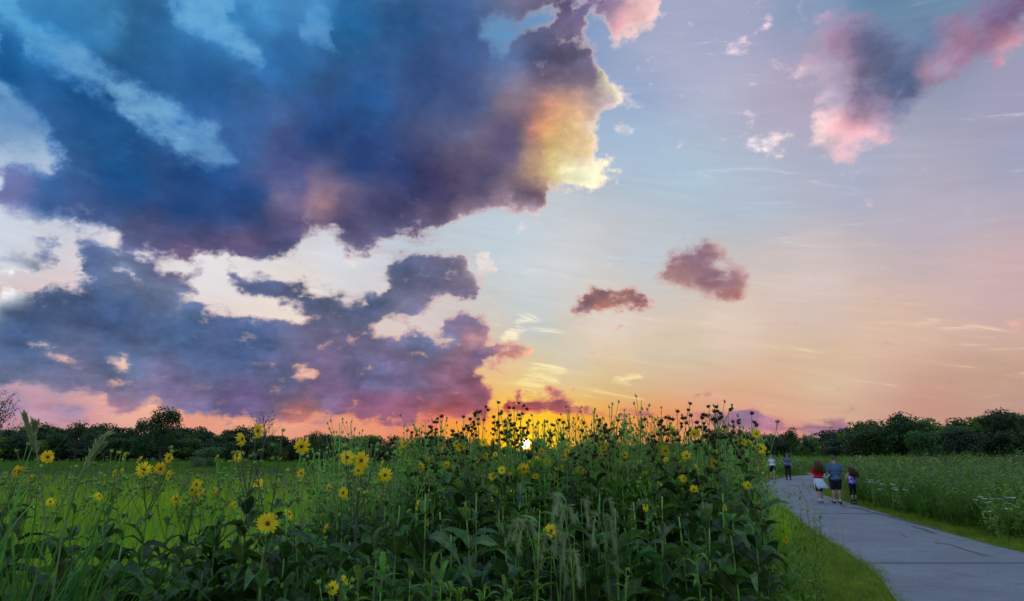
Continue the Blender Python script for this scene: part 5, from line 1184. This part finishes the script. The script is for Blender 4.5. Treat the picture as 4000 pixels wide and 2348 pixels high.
# white umbels in the prairie
def umbel_mesh(seed):
    r = random.Random(seed); b = B()
    for k in range(18):
        a = r.uniform(0, 2 * PI); q = .07 * math.sqrt(r.random()); c = Vector((q * math.cos(a), q * math.sin(a), .02 - q * q * 1.6))
        b.ball(c, r.uniform(.010, .018), 0, 5, 3, sz=.5)
        b.strip([Vector((0, 0, -.09)), c], [.002, .002], i=1)
    return b.mesh('blossom', [M['white'], M['stem']])
UM = [umbel_mesh(k) for k in range(3)]
def umbel(F, depth, n, s, label, group=None):
    rr = RP; p = at(F[0] / .63, F[1] / .63, depth); base = Vector((p.x, depth, zg(p.x, depth))); root = bpy.data.objects.new('white_wildflower', None); COL.objects.link(root); root.location = base; tag(root, label, 'white wildflower', group)
    b = B(); T = []
    for k in range(n):
        e = p - base + Vector((rr.uniform(-1, 1) * .11 * n ** .6, rr.uniform(-.3, .3), rr.uniform(-.20, .05))); T.append(e); b.tube([Vector((0, 0, 0)), Vector((e.x * .3, e.y * .3, e.z * .6)), e + Vector((0, 0, -.06))], [.006, .005, .003], 4)
    obj('stem', b.mesh('stem', [M['stem']]), root)
    for e in T: obj('blossom', rr.choice(UM), root, e, (rr.gauss(0, .15), rr.gauss(0, .15), rr.uniform(0, 6)), .8 * s * rr.uniform(.8, 1.2))
umbel(D_(1600, 785), 15.5, 9, 1.1, 'widest flat white flower cluster, in the prairie at the right edge')
umbel(D_(1545, 812), 15.0, 5, .9, 'small white cluster directly below the widest one')
umbel(D_(1545, 718), 19, 8, 1.2, 'long white cluster behind the widest one, near the right edge')
umbel(D_(1260, 662), 22, 5, 1.2, 'white cluster in the middle of the prairie')
umbel(D_(1130, 655), 23, 4, 1.1, 'white cluster left of the middle one in the prairie')
umbel(D_(700, 648), 25, 6, 1.3, 'white cluster by the mown edge right of the walking girl')
umbel(D_(835, 695), 22, 5, 1.2, 'white cluster low beside the mown strip')
umbel(D_(905, 692), 22, 3, 1.1, 'small white cluster just right of the one beside the mown strip')
for x, y, d in [(575, 527, 52), (730, 535, 52), (880, 543, 50), (610, 530, 50), (520, 540, 50), (660, 600, 40), (810, 640, 30), (1010, 640, 26), (1400, 640, 24), (1640, 660, 22), (1700, 740, 18), (230, 560, 48), (260, 600, 47), (470, 560, 50), (80, 530, 50), (200, 520, 50), (1080, 630, 28), (1320, 690, 20), (1720, 590, 30), (1200, 600, 32)]:
    umbel(D_(x, y), d, 3, 1.3, 'small white flower head dotted in the prairie', 'small white flower heads in the prairie')

# undergrowth that closes the foot of the stand
def stand_growth():
    def stalk_tuft(seed, H):
        r = random.Random(seed); b = B()
        for s_ in range(5):
            a = r.uniform(0, 6.28); p = Vector((.16 * math.cos(a), .16 * math.sin(a), 0)); h = H * r.uniform(.75, 1.05); top = p + Vector((r.gauss(0, .05), r.gauss(0, .05), h))
            b.tube([p, p.lerp(top, .5) + Vector((r.gauss(0, .02), 0, 0)), top], [.006, .005, .003], 4, 0)
            for k in range(9):
                t = .35 + .5 * k / 9; c = p.lerp(top, t)
                for sg in (-1, 1):
                    az = k * 1.6 + r.gauss(0, .3) + (PI if sg > 0 else 0); L = r.uniform(.10, .19); d = Vector((math.cos(az), math.sin(az), r.uniform(.1, .8))).normalized() * L
                    sd_ = Vector((-d.y, d.x, r.gauss(0, .03))).normalized()
                    b.strip([c, c + d * .35, c + d * .7 + Vector((0, 0, -.05 * L)), c + d + Vector((0, 0, -.22 * L))], [.01, L * .36, L * .26, .003], side=sd_, i=1)
            for k in range(7):
                e = top + Vector((r.gauss(0, .07), r.gauss(0, .07), r.uniform(-.22, .04))); b.tube([top - Vector((0, 0, .25)), e], [.003, .002], 3, 0)
                b.ball(e, r.uniform(.007, .012), 2, 6, 3)
                b.quad([e + Vector((-.012, 0, 0)), e + Vector((.012, 0, 0)), e + Vector((r.gauss(0, .008), .0, .022))], 2); b.quad([e + Vector((0, -.012, 0)), e + Vector((0, .012, 0)), e + Vector((.014, .0, .018))], 2)
        return b.mesh('stalk_tuft', [M['stem'], M['leaf_young'] if seed % 2 else M['leaf'], M['bud']])
    U = [stalk_tuft(k, 1.9) for k in range(8)]
    r = np.random.default_rng(77); P = []; S = []
    for _ in range(350):
        y = r.uniform(6.2, 9.6); u = r.uniform(-.30, .37)
        if r.random() > np.interp(u, [-.30, -.24, -.15, -.06, -.02, .05, .08, .35, .37], [.1, .3, .7, .8, .35, .35, .85, .55, .2]): continue
        x = u * y
        if x > left_edge_x(y) - 1.6: continue
        top = r.uniform(1722, 1830) + (60 if -.03 < u < .06 else 0); P.append((x, y, 0)); S.append((EYE + (1785 - top) / FOC * y) / 1.9 * np.interp(u, [-.3, -.15], [.88, 1]))
    scatter('stand_growth', U, P, 'massed green stems and buds inside the flower stand', S, .05, 78)
stand_growth()
def undergrowth():
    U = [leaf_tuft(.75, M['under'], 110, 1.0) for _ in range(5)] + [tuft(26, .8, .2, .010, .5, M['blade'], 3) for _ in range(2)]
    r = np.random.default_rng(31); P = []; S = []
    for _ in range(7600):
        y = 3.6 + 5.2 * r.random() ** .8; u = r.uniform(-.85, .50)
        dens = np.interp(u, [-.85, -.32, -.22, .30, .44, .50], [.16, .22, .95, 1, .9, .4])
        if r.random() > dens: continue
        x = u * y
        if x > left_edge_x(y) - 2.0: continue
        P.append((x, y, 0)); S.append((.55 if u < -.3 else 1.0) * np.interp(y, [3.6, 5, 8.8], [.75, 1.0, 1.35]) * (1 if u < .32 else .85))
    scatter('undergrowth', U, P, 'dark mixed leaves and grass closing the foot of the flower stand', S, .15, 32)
undergrowth()

# ------------------------------------------------------------------ people on the path
def cloth(name, c, pattern=None, rough=.85):
    def f(g):
        col = g.mix(g.step(g.noise(geo(g), 14, 4, .6), .35, .65), tuple(x * .85 for x in c), c)
        if pattern:
            v = g.n('ShaderNodeTexVoronoi'); g.link(g.n('ShaderNodeTexCoord').outputs['Object'], v.inputs[0]); v.inputs['Scale'].default_value = 11
            col = g.mix(g.step(v.outputs[0], .42, .36), col, pattern); col = g.mix(g.step(g.m('ABSOLUTE', g.m('SUBTRACT', v.outputs[0], .22)), .035, .02), col, c)
        return pbsdf(g, col, rough, .15, Normal=bump(g, g.noise(geo(g), 18, 4, .6), .01, .6))
    return mat(name, f)
SKIN = mat('skin', lambda g: pbsdf(g, g.mix(g.noise(geo(g), 20, 3), (.42, .24, .17), (.50, .30, .22)), .55, .35))
HAIRD = mat('hair_dark_brown', lambda g: pbsdf(g, g.mix(g.noise(geo(g), 40, 3), (.022, .010, .007), (.07, .03, .016)), .45, .4))
HAIRB = mat('hair_auburn', lambda g: pbsdf(g, g.mix(g.noise(geo(g), 30, 3), (.045, .016, .008), (.15, .055, .022)), .45, .4))
EYEM = mat('eye_dark', lambda g: pbsdf(g, (.02, .015, .012), .2, .5))
LIP = mat('lips', lambda g: pbsdf(g, (.35, .10, .09), .5, .4))
SOLE = mat('shoe_dark', lambda g: pbsdf(g, (.035, .035, .045), .6, .3))
SHOEB = mat('shoe_blue', lambda g: pbsdf(g, (.10, .16, .35), .6, .3))
SOCK = mat('sock_white', lambda g: pbsdf(g, (.7, .7, .72), .8, .2))
def fused(name, caps, balls, m_, parent, voxel=.011, smooth=4):
    """one continuous surface grown from overlapping tapered limbs"""
    b = B()
    for p0, p1, r0, r1 in caps:
        b.tube([p0, p1], [r0, r1], 12); b.F.append(tuple(len(b.V) - 24 + j for j in range(11, -1, -1))); b.I.append(0)
        b.ball(p0, r0, 0, 12, 8); b.ball(p1, r1, 0, 12, 8)
    for c, rx, ry, rz in balls: b.ball(c, 1.0, 0, 14, 10, rx, ry, rz)
    o = obj(name, b.mesh(name, [m_]), parent)
    md = o.modifiers.new('fuse', 'REMESH'); md.mode = 'VOXEL'; md.voxel_size = voxel; md.use_smooth_shade = True
    if smooth: sm = o.modifiers.new('soften', 'SMOOTH'); sm.factor = .5; sm.iterations = smooth
    return o
def loft(name, rings, m_, parent, n=28, fold=0.0, folds=7, phase=0.0, cap_top=True):
    V = []; F = []
    for k, (c, rx, ry) in enumerate(rings):
        f = fold * k / max(1, len(rings) - 1)
        for j in range(n):
            a = 2 * PI * j / n; q = 1 + f * math.sin(folds * a + phase) + f * .5 * math.sin((folds * 2 - 3) * a + 1)
            V.append((c[0] + rx * q * math.cos(a), c[1] + ry * q * math.sin(a), c[2] + (f * .09 * math.sin(3 * a + phase))))
    for k in range(len(rings) - 1):
        for j in range(n): F.append((k * n + j, k * n + (j + 1) % n, (k + 1) * n + (j + 1) % n, (k + 1) * n + j))
    o = obj(name, mesh(name, V, F, m_), parent); so = o.modifiers.new('thick', 'SOLIDIFY'); so.thickness = .006; return o
def person(px, py, H, label, face, girth=1.0, female=True, legs=((0, 0, 0), (0, 0, 0)), arms=None, cl=None, depth=None):
    """face: 1 walks away from the camera, -1 towards it. legs: (knee forward, ankle forward, ankle lift) of each side"""
    gp = ground(px, py); root = bpy.data.objects.new('person', None); COL.objects.link(root)
    root.location = (gp.x, gp.y, gp.z + .036); root.rotation_euler = (0, 0, 0 if face > 0 else PI); tag(root, label, 'person')
    h = H; g_ = girth; sw = (.118 if not female else .100) * h * (1 + (g_ - 1) * .6)
    caps = []; balls = []; J = {}
    hz = .515 * h
    for k, sg in enumerate((-1, 1)):
        kf, af, al = [q * h for q in legs[k]]
        hip = Vector((sg * .052 * h * g_, 0, hz)); kn = Vector((sg * .056 * h, kf, .285 * h + abs(kf) * .06)); an = Vector((sg * .052 * h, af, .048 * h + al))
        J['hip%d' % k], J['kn%d' % k], J['an%d' % k] = hip, kn, an
        caps += [(hip, kn, .052 * h * g_, .031 * h * g_), (kn, kn.lerp(an, .32) + Vector((0, -.008 * h, 0)), .030 * h * g_, .033 * h * g_), (kn.lerp(an, .32) + Vector((0, -.008 * h, 0)), an, .032 * h * g_, .019 * h)]
        lift = Vector((0, -.35, -.9)) if al > .03 * h else Vector((0, 1, -.12)); toe = an + lift.normalized() * .095 * h * (1 if al <= .03 * h else .8); toe.z = max(toe.z, .018 * h)
        heel = an + Vector((0, -.025 * h, -.024 * h)); caps.append((heel, toe, .020 * h, .014 * h)); J['toe%d' % k] = toe; J['heel%d' % k] = heel
    pz = Vector((0, 0, .535 * h)); ch = Vector((0, .0, .715 * h)); nk = Vector((0, -.005 * h, .835 * h)); hd = Vector((0, .012 * h, .925 * h))
    balls += [(pz, .092 * h * g_, .066 * h * g_, .062 * h), (Vector((0, 0, .625 * h)), .076 * h * g_, .056 * h * g_, .085 * h), (ch, .094 * h * g_, .064 * h * g_, .098 * h)]
    caps += [(Vector((0, 0, .60 * h)), ch, .060 * h * g_, .062 * h * g_), (Vector((-sw * .8, 0, .790 * h)), Vector((sw * .8, 0, .790 * h)), .028 * h, .028 * h), (ch + Vector((0, 0, .06 * h)), nk, .044 * h, .032 * h), (nk - Vector((0, 0, .02 * h)), hd - Vector((0, .01 * h, .02 * h)), .031 * h, .033 * h)]
    balls += [(hd, .043 * h, .054 * h, .066 * h), (hd + Vector((0, .022 * h, -.028 * h)), .032 * h, .036 * h, .036 * h), (hd + Vector((0, .060 * h, -.010 * h)), .008 * h, .012 * h, .013 * h)]
    for sg in (-1, 1): balls.append((hd + Vector((sg * .045 * h, -.002 * h, -.004 * h)), .007 * h, .013 * h, .018 * h))
    if female and H > 1.45: 
        for sg in (-1, 1): balls.append((ch + Vector((sg * .045 * h, .052 * h, .012 * h)), .036 * h, .032 * h, .036 * h))
    for k, sg in enumerate((-1, 1)):
        sh = Vector((sg * sw, 0, .788 * h)); (ex, ey, ez), (wx, wy, wz) = arms[k]
        el_ = Vector((sg * ex * h, ey * h, ez * h)); wr = Vector((sg * wx * h, wy * h, wz * h)); J['sh%d' % k], J['el%d' % k], J['wr%d' % k] = sh, el_, wr
        caps += [(sh, el_, .029 * h * g_ ** .7, .022 * h), (el_, wr, .022 * h, .014 * h)]
        d = (wr - el_).normalized(); side = d.cross(Vector((0, 1, 0))); side = side.normalized() if side.length > .1 else Vector((1, 0, 0)); side2 = d.cross(side).normalized()
        pm = wr + d * .028 * h; caps.append((wr, pm, .013 * h, .017 * h)); balls.append((pm, .017 * h, .017 * h, .019 * h))
        for f_ in range(4):
            o_ = side2 * (f_ - 1.5) * .0085 * h; L = (.040, .046, .043, .034)[f_] * h; p1 = pm + d * .014 * h + o_; p2 = p1 + d * L * .55; p3 = p2 + (d * .6 + side * sg * .6) * L * .5
            caps += [(p1, p2, .0052 * h, .0048 * h), (p2, p3, .0048 * h, .0042 * h)]
        tb = wr + d * .012 * h + side2 * -.014 * h; caps.append((tb, tb + (d * .7 - side2 * .7) * .034 * h, .006 * h, .0048 * h))
    fused('body', caps, balls, SKIN, root, .0085, 3)
    if face < 0:
        for sg in (-1, 1):
            b = B(); b.ball((hd.x + sg * .017 * h, hd.y + .050 * h, hd.z + .003 * h), .0055 * h, 0, 8, 6); obj('eye', b.mesh('eye', [EYEM]), root)
        b = B(); b.ball((hd.x, hd.y + .056 * h, hd.z - .034 * h), .006 * h, 0, 8, 6, 1.9, .5, .55); obj('mouth', b.mesh('mouth', [LIP]), root)
    c = cl
    # top
    tc = []; tb = [(ch, .105 * h * g_, .076 * h * g_, .104 * h), (Vector((0, 0, .64 * h)), .090 * h * g_, .070 * h * g_, .085 * h)]
    tc.append((Vector((0, 0, c.get('hem', .55) * h + .06 * h)), Vector((0, 0, .70 * h)), .070 * h * g_, .066 * h * g_))
    if c.get('hem'): tb += [(Vector((0, 0, c['hem'] * h + .05 * h)), .114 * h * g_, .092 * h * g_, .064 * h)]; tc.append((Vector((-.03 * h * g_, 0, c['hem'] * h + .055 * h)), Vector((.03 * h * g_, 0, c['hem'] * h + .055 * h)), .062 * h * g_, .062 * h * g_))
    if female and H > 1.45:
        for sg in (-1, 1): tb.append((ch + Vector((sg * .045 * h, .056 * h, .012 * h)), .040 * h, .036 * h, .038 * h))
    if c.get('sleeve', 0) > 0:
        tc += [(Vector((0, -.004 * h, .818 * h)), Vector((sg * sw * .92, 0, .790 * h)), .030 * h, .036 * h) for sg in (-1, 1)]; tb.append((Vector((0, 0, .80 * h)), .075 * h * g_, .05 * h * g_, .04 * h))
        for k in range(2): tc.append((J['sh%d' % k], J['sh%d' % k].lerp(J['el%d' % k], c['sleeve']), .037 * h * g_ ** .6, .034 * h * g_ ** .8))
    elif c.get('strap'):
        for sg in (-1, 1): tc.append((Vector((sg * .05 * h, -.02 * h, .77 * h)), Vector((sg * .055 * h, 0, .832 * h)), .014 * h, .012 * h))
        tb[0] = (Vector((0, 0, .690 * h)), .099 * h, .072 * h, .085 * h)
    fused(c['topname'], tc, tb, c['top'], root, .010, 3)
    # bottoms
    if c.get('legcut'):
        bc = []; ex = c.get('loose', .012) * h
        for k in range(2):
            hip, kn, an = J['hip%d' % k], J['kn%d' % k], J['an%d' % k]
            if c['legcut'] <= 1: e = hip.lerp(kn, c['legcut']); bc.append((hip, e, .054 * h * g_ + ex, (.052 + (.031 - .052) * c['legcut']) * h * g_ + ex * 1.5))
            else: e = kn.lerp(an, c['legcut'] - 1); bc += [(hip, kn, .054 * h * g_ + ex * .5, .033 * h * g_ + ex * .4), (kn, kn.lerp(e, .35), .033 * h * g_ + ex * .4, .035 * h * g_ + ex * .3), (kn.lerp(e, .35), e, .035 * h * g_ + ex * .3, .024 * h + ex * .3)]
        fused(c['botname'], bc, [(pz, .097 * h * g_ + ex * .5, .072 * h * g_ + ex * .5, .066 * h)], c['bot'], root, .010, 2)
    # shoes
    for k in range(2):
        an, toe, heel = J['an%d' % k], J['toe%d' % k], J['heel%d' % k]
        fused('shoe', [(heel, toe, .025 * h, .019 * h), (heel.lerp(toe, .2) + Vector((0, 0, .012 * h)), toe, .022 * h, .015 * h)], [], c['shoe'], root, .010, 2)
        if c.get('sock'): fused('sock', [(an + Vector((0, 0, .004 * h)), an + Vector((0, -.003 * h, .035 * h)), .024 * h, .023 * h)], [], SOCK, root, .010, 1)
    return root, h, hd, J
def hair(root, h, hd, m_, length, vol, n, sway=0.0, seed=0, back=-1, name='hair'):
    r = random.Random(seed); b = B(); b.ball(hd + Vector((0, back * .012 * h, .014 * h)), 1, 0, 14, 9, .052 * h * vol ** .3, .058 * h * vol ** .3, .060 * h)
    for k in range(n):
        a = r.uniform(-2.1, 2.1); s = hd + Vector((math.sin(a) * .045 * h, back * (math.cos(a) * .045 + .012) * h, r.uniform(-.01, .05) * h)); L = length * h * r.uniform(.7, 1.08); pts = [s]; ph = r.uniform(0, 6)
        for q in range(1, 9):
            t = q / 8; wv = .012 * h * math.sin(ph + q * 1.9)
            pts.append(s + Vector((math.sin(a) * .035 * h * vol * math.sin(t * 2.4) + sway * h * t ** 1.7 * r.uniform(.75, 1.2) + wv, back * (.03 * h * vol * math.sin(t * 2.6) + .012 * h) + wv * .6, -L * t)))
        b.tube(pts, [.011 * h * (1 - .6 * q / 8) for q in range(9)], 4)
    return obj(name, b.mesh(name, [m_]), root)

DOWN = ((.135, -.01, .63), (.135, .04, .49)); BENT = ((.125, .0, .63), (.105, .11, .60))
# man in the middle of the group of three
rt, h, hd, J = person(3272, 1971, 1.74, 'man seen from behind in grey-blue t-shirt and dark shorts, walking between two girls', 1, 1.22, False, ((.012, .02, 0), (-.01, -.03, 0)),
    (((.158, -.01, .64), (.125, .10, .60)), ((.158, -.01, .64), (.14, .10, .58))),
    dict(topname='shirt', top=cloth('shirt_grey_blue', (.085, .15, .23)), sleeve=.75, hem=.47, botname='shorts', bot=cloth('shorts_dark', (.02, .018, .035)), legcut=.82, loose=.010, shoe=SOLE, sock=True))
fused('hair', [], [(hd + Vector((0, -.006 * h, .018 * h)), .046 * h, .056 * h, .053 * h)], mat('hair_short_grey', lambda g: pbsdf(g, g.mix(g.noise(geo(g), 60, 3), (.05, .04, .04), (.12, .10, .095)), .7, .2)), rt, .010, 2)
# girl in red with a jacket round her waist
rt, h, hd, J = person(3207, 1969, 1.60, 'woman with long curly auburn hair, red top and white jacket tied round her waist', 1, 1.0, True, ((-.01, -.06, .01), (.035, .03, 0)),
    (((.155, .01, .65), (.15, .10, .66)), ((.125, .02, .64), (.09, .11, .62))),
    dict(topname='shirt', top=cloth('shirt_red', (.55, .015, .02)), sleeve=.6, hem=.53, botname='leggings', bot=cloth('leggings_black', (.012, .012, .016)), legcut=1.15, loose=.006, shoe=SHOEB, sock=True))
JW = cloth('jacket_pale_blue_white', (.62, .72, .82))
def jk():
    rg = [((0, 0, .575 * h), .098 * h, .076 * h), ((0, 0, .55 * h), .107 * h, .085 * h), ((.005 * h, -.005 * h, .50 * h), .118 * h, .098 * h), ((.02 * h, -.012 * h, .44 * h), .128 * h, .105 * h), ((.042 * h, -.015 * h, .385 * h), .142 * h, .11 * h), ((.06 * h, -.015 * h, .345 * h), .15 * h, .11 * h), ((.062 * h, -.012 * h, .33 * h), .135 * h, .10 * h)]
    return loft('jacket', rg, JW, rt, 40, .16, 5, .6)
jk()
hair(rt, h, hd, HAIRB, .26, 1.35, 90, .01, 3)
# girl in purple top
rt, h, hd, J = person(3338, 1975, 1.36, 'girl with dark wavy hair blown to the right, purple and white patterned top, black leggings', 1, .92, True, ((-.005, -.03, .0), (.01, .025, 0)),
    (((.150, .01, .66), (.125, .10, .62)), ((.120, .02, .64), (.085, .11, .62))),
    dict(topname='top', top=cloth('top_purple_print', (.26, .12, .62), (.66, .62, .85)), strap=True, hem=.53, botname='leggings', bot=cloth('leggings_black2', (.012, .012, .018)), legcut=1.85, loose=.004, shoe=SOLE))
hair(rt, h, hd, HAIRD, .24, 1.5, 80, .10, 5)
# the two women coming the other way
rt, h, hd, J = person(3081, 1877, 1.66, 'woman in grey-blue t-shirt and dark trousers walking towards the camera on the far bend', -1, 1.02, True, ((.02, .05, 0), (-.005, -.04, .01)),
    (((.135, -.02, .64), (.155, .03, .50)), ((.125, .01, .65), (.10, .09, .60))),
    dict(topname='shirt', top=cloth('shirt_slate_blue', (.10, .15, .26)), sleeve=.7, hem=.515, botname='trousers', bot=cloth('trousers_dark', (.012, .012, .022)), legcut=1.88, loose=.008, shoe=SOLE))
hair(rt, h, hd, HAIRD, .105, 1.5, 60, 0, 7)
rt, h, hd, J = person(3020, 1880, 1.58, 'woman in white sleeveless top and dark shorts, hand raised to her mouth', -1, 1.03, True, ((.03, .03, .0), (-.01, -.05, .02)),
    (((.140, .03, .66), (.03, .10, .835)), ((.15, -.02, .65), (.13, .06, .58))),
    dict(topname='top', top=cloth('top_white', (.66, .70, .76)), sleeve=.12, hem=.55, botname='shorts', bot=cloth('shorts_black', (.014, .012, .018)), legcut=.55, loose=.014, shoe=SOLE))
loft('waist_wrap', [((0, 0, .60 * h), .098 * h, .078 * h), ((0, 0, .565 * h), .106 * h, .086 * h), ((0, 0, .53 * h), .104 * h, .084 * h)], cloth('wrap_navy', (.03, .04, .09)), rt, 32, .08, 5)
hair(rt, h, hd, HAIRB, .05, 1.0, 40, 0, 9)

# ------------------------------------------------------------------ telling the many look-alikes apart
ORD = ['first', 'second', 'third', 'fourth', 'fifth', 'sixth', 'seventh', 'eighth', 'ninth', 'tenth', 'eleventh', 'twelfth', 'thirteenth', 'fourteenth', 'fifteenth', 'sixteenth', 'seventeenth', 'eighteenth', 'nineteenth', 'twentieth']
def view_col(o):
    p = o.location
    f = p.y * math.cos(PITCH) + (1.2 - EYE) * math.sin(PITCH)
    return (2000 + p.x / f * FOC) * .63
def relabel(objs, noun, marks):
    it = sorted((view_col(o), o) for o in objs) if False else sorted([(view_col(o), i, o) for i, o in enumerate(objs)], key=lambda q: q[:2])
    near = {}
    for x, i, o in it:
        m_ = min(marks, key=lambda q: abs(q[0] - x)); near.setdefault((m_[1], x < m_[0]), []).append((abs(x - m_[0]), i, o))
    for (nm, left), L in near.items():
        for k, (_, _, o) in enumerate(sorted(L, key=lambda q: q[:2])): o['label'] = '%s %s, %s of %s' % (ORD[min(k, 19)], noun, 'left' if left else 'right', nm)
TM = [(8, 'the left-edge bare tree'), (197, 'the ragged tree'), (408, 'the big round tree'), (655, 'the leafless fan tree'), (775, 'the field sapling'), (950, 'the broad single bloom'), (1180, 'the hooked dark seed head'), (1291, 'the sun'), (1490, 'the wide dark seed head'), (1670, 'the highest seed stalks'), (1790, 'the broad dark tree'),
      (1945, 'the tufted-top tree'), (2050, 'the man'), (2215, 'the open-crowned tree'), (2360, 'the greyish tree'), (2455, 'the ragged tall tree')]
tops = [o for o in COL.objects if o.parent is None]
def grp(name): return [o for o in tops if o.get('group') == name]
for g_, nn in (('trees of the far wood line', 'far wood'), ('trees of the right wood', 'right wood')):
    T = grp(g_)
    rows_ = {'low front': [], 'middle': [], 'back': []}
    for i, o in enumerate(T): rows_[('low front', 'middle', 'back')[o['row']]].append(o)
    for r_, L in rows_.items(): relabel(L, '%s tree of the %s' % (r_, nn), TM)
for o in tops:
    if o.get('row') is not None: del o['row']
relabel(grp('bushy trees left of the sun'), 'bushy tree before the wood', TM)
FM = [(60, 'the ripe grass plume'), (260, 'the leaning seed spike'), (380, 'the plant with drooping dark leaf pairs'), (484, 'the four-bloom plant'), (659, 'the largest low bloom'), (780, 'the field sapling'), (885, 'the three stacked blooms'), (947, 'the broad single bloom'), (1075, 'the lone dark seed cluster'), (1180, 'the hooked dark seed head'), (1291, 'the sun'), (1357, 'the low round bloom'),
      (1430, 'the drooping bristly heads'), (1500, 'the wide dark seed head'), (1590, 'the tilted low bloom'), (1670, 'the highest forked stalks'), (1750, 'the rightmost pair of seed stands'), (1850, 'the rightmost flowering plant'), (1930, 'the ragged yellow bloom by the path'), (2005, 'the girl in red')]
relabel(grp('leafy shoots in front of the stand'), 'bloomless broad-leaved shoot', FM)
relabel(grp('flowering plants filling the middle of the stand'), 'green-topped plant inside the stand', FM)
relabel(grp('budding plants on the field side'), 'green-budded plant before the open field', FM)
relabel(grp('weeds in the bank beside the path'), 'narrow-leaved weed in the path bank', FM)
relabel(grp('jagged-leaved weeds in the foreground'), 'low jagged-leaved weed', FM)
relabel(grp('drooping bristly grass heads'), 'drooping bristly grass head', FM)
relabel(grp('wispy seed stalks before the path'), 'thin reddish seed stalk', FM)
relabel(grp('dry stalks between the seed stands'), 'dry feathery grass stalk', FM)
relabel(grp('small white flower heads in the prairie'), 'small white prairie flower', [(1945, 'the tufted-top tree'), (2010, 'the girl in red'), (2100, 'the girl in purple'), (2200, 'the low white cluster'), (2360, 'the greyish tree'), (2470, 'the widest white cluster')])
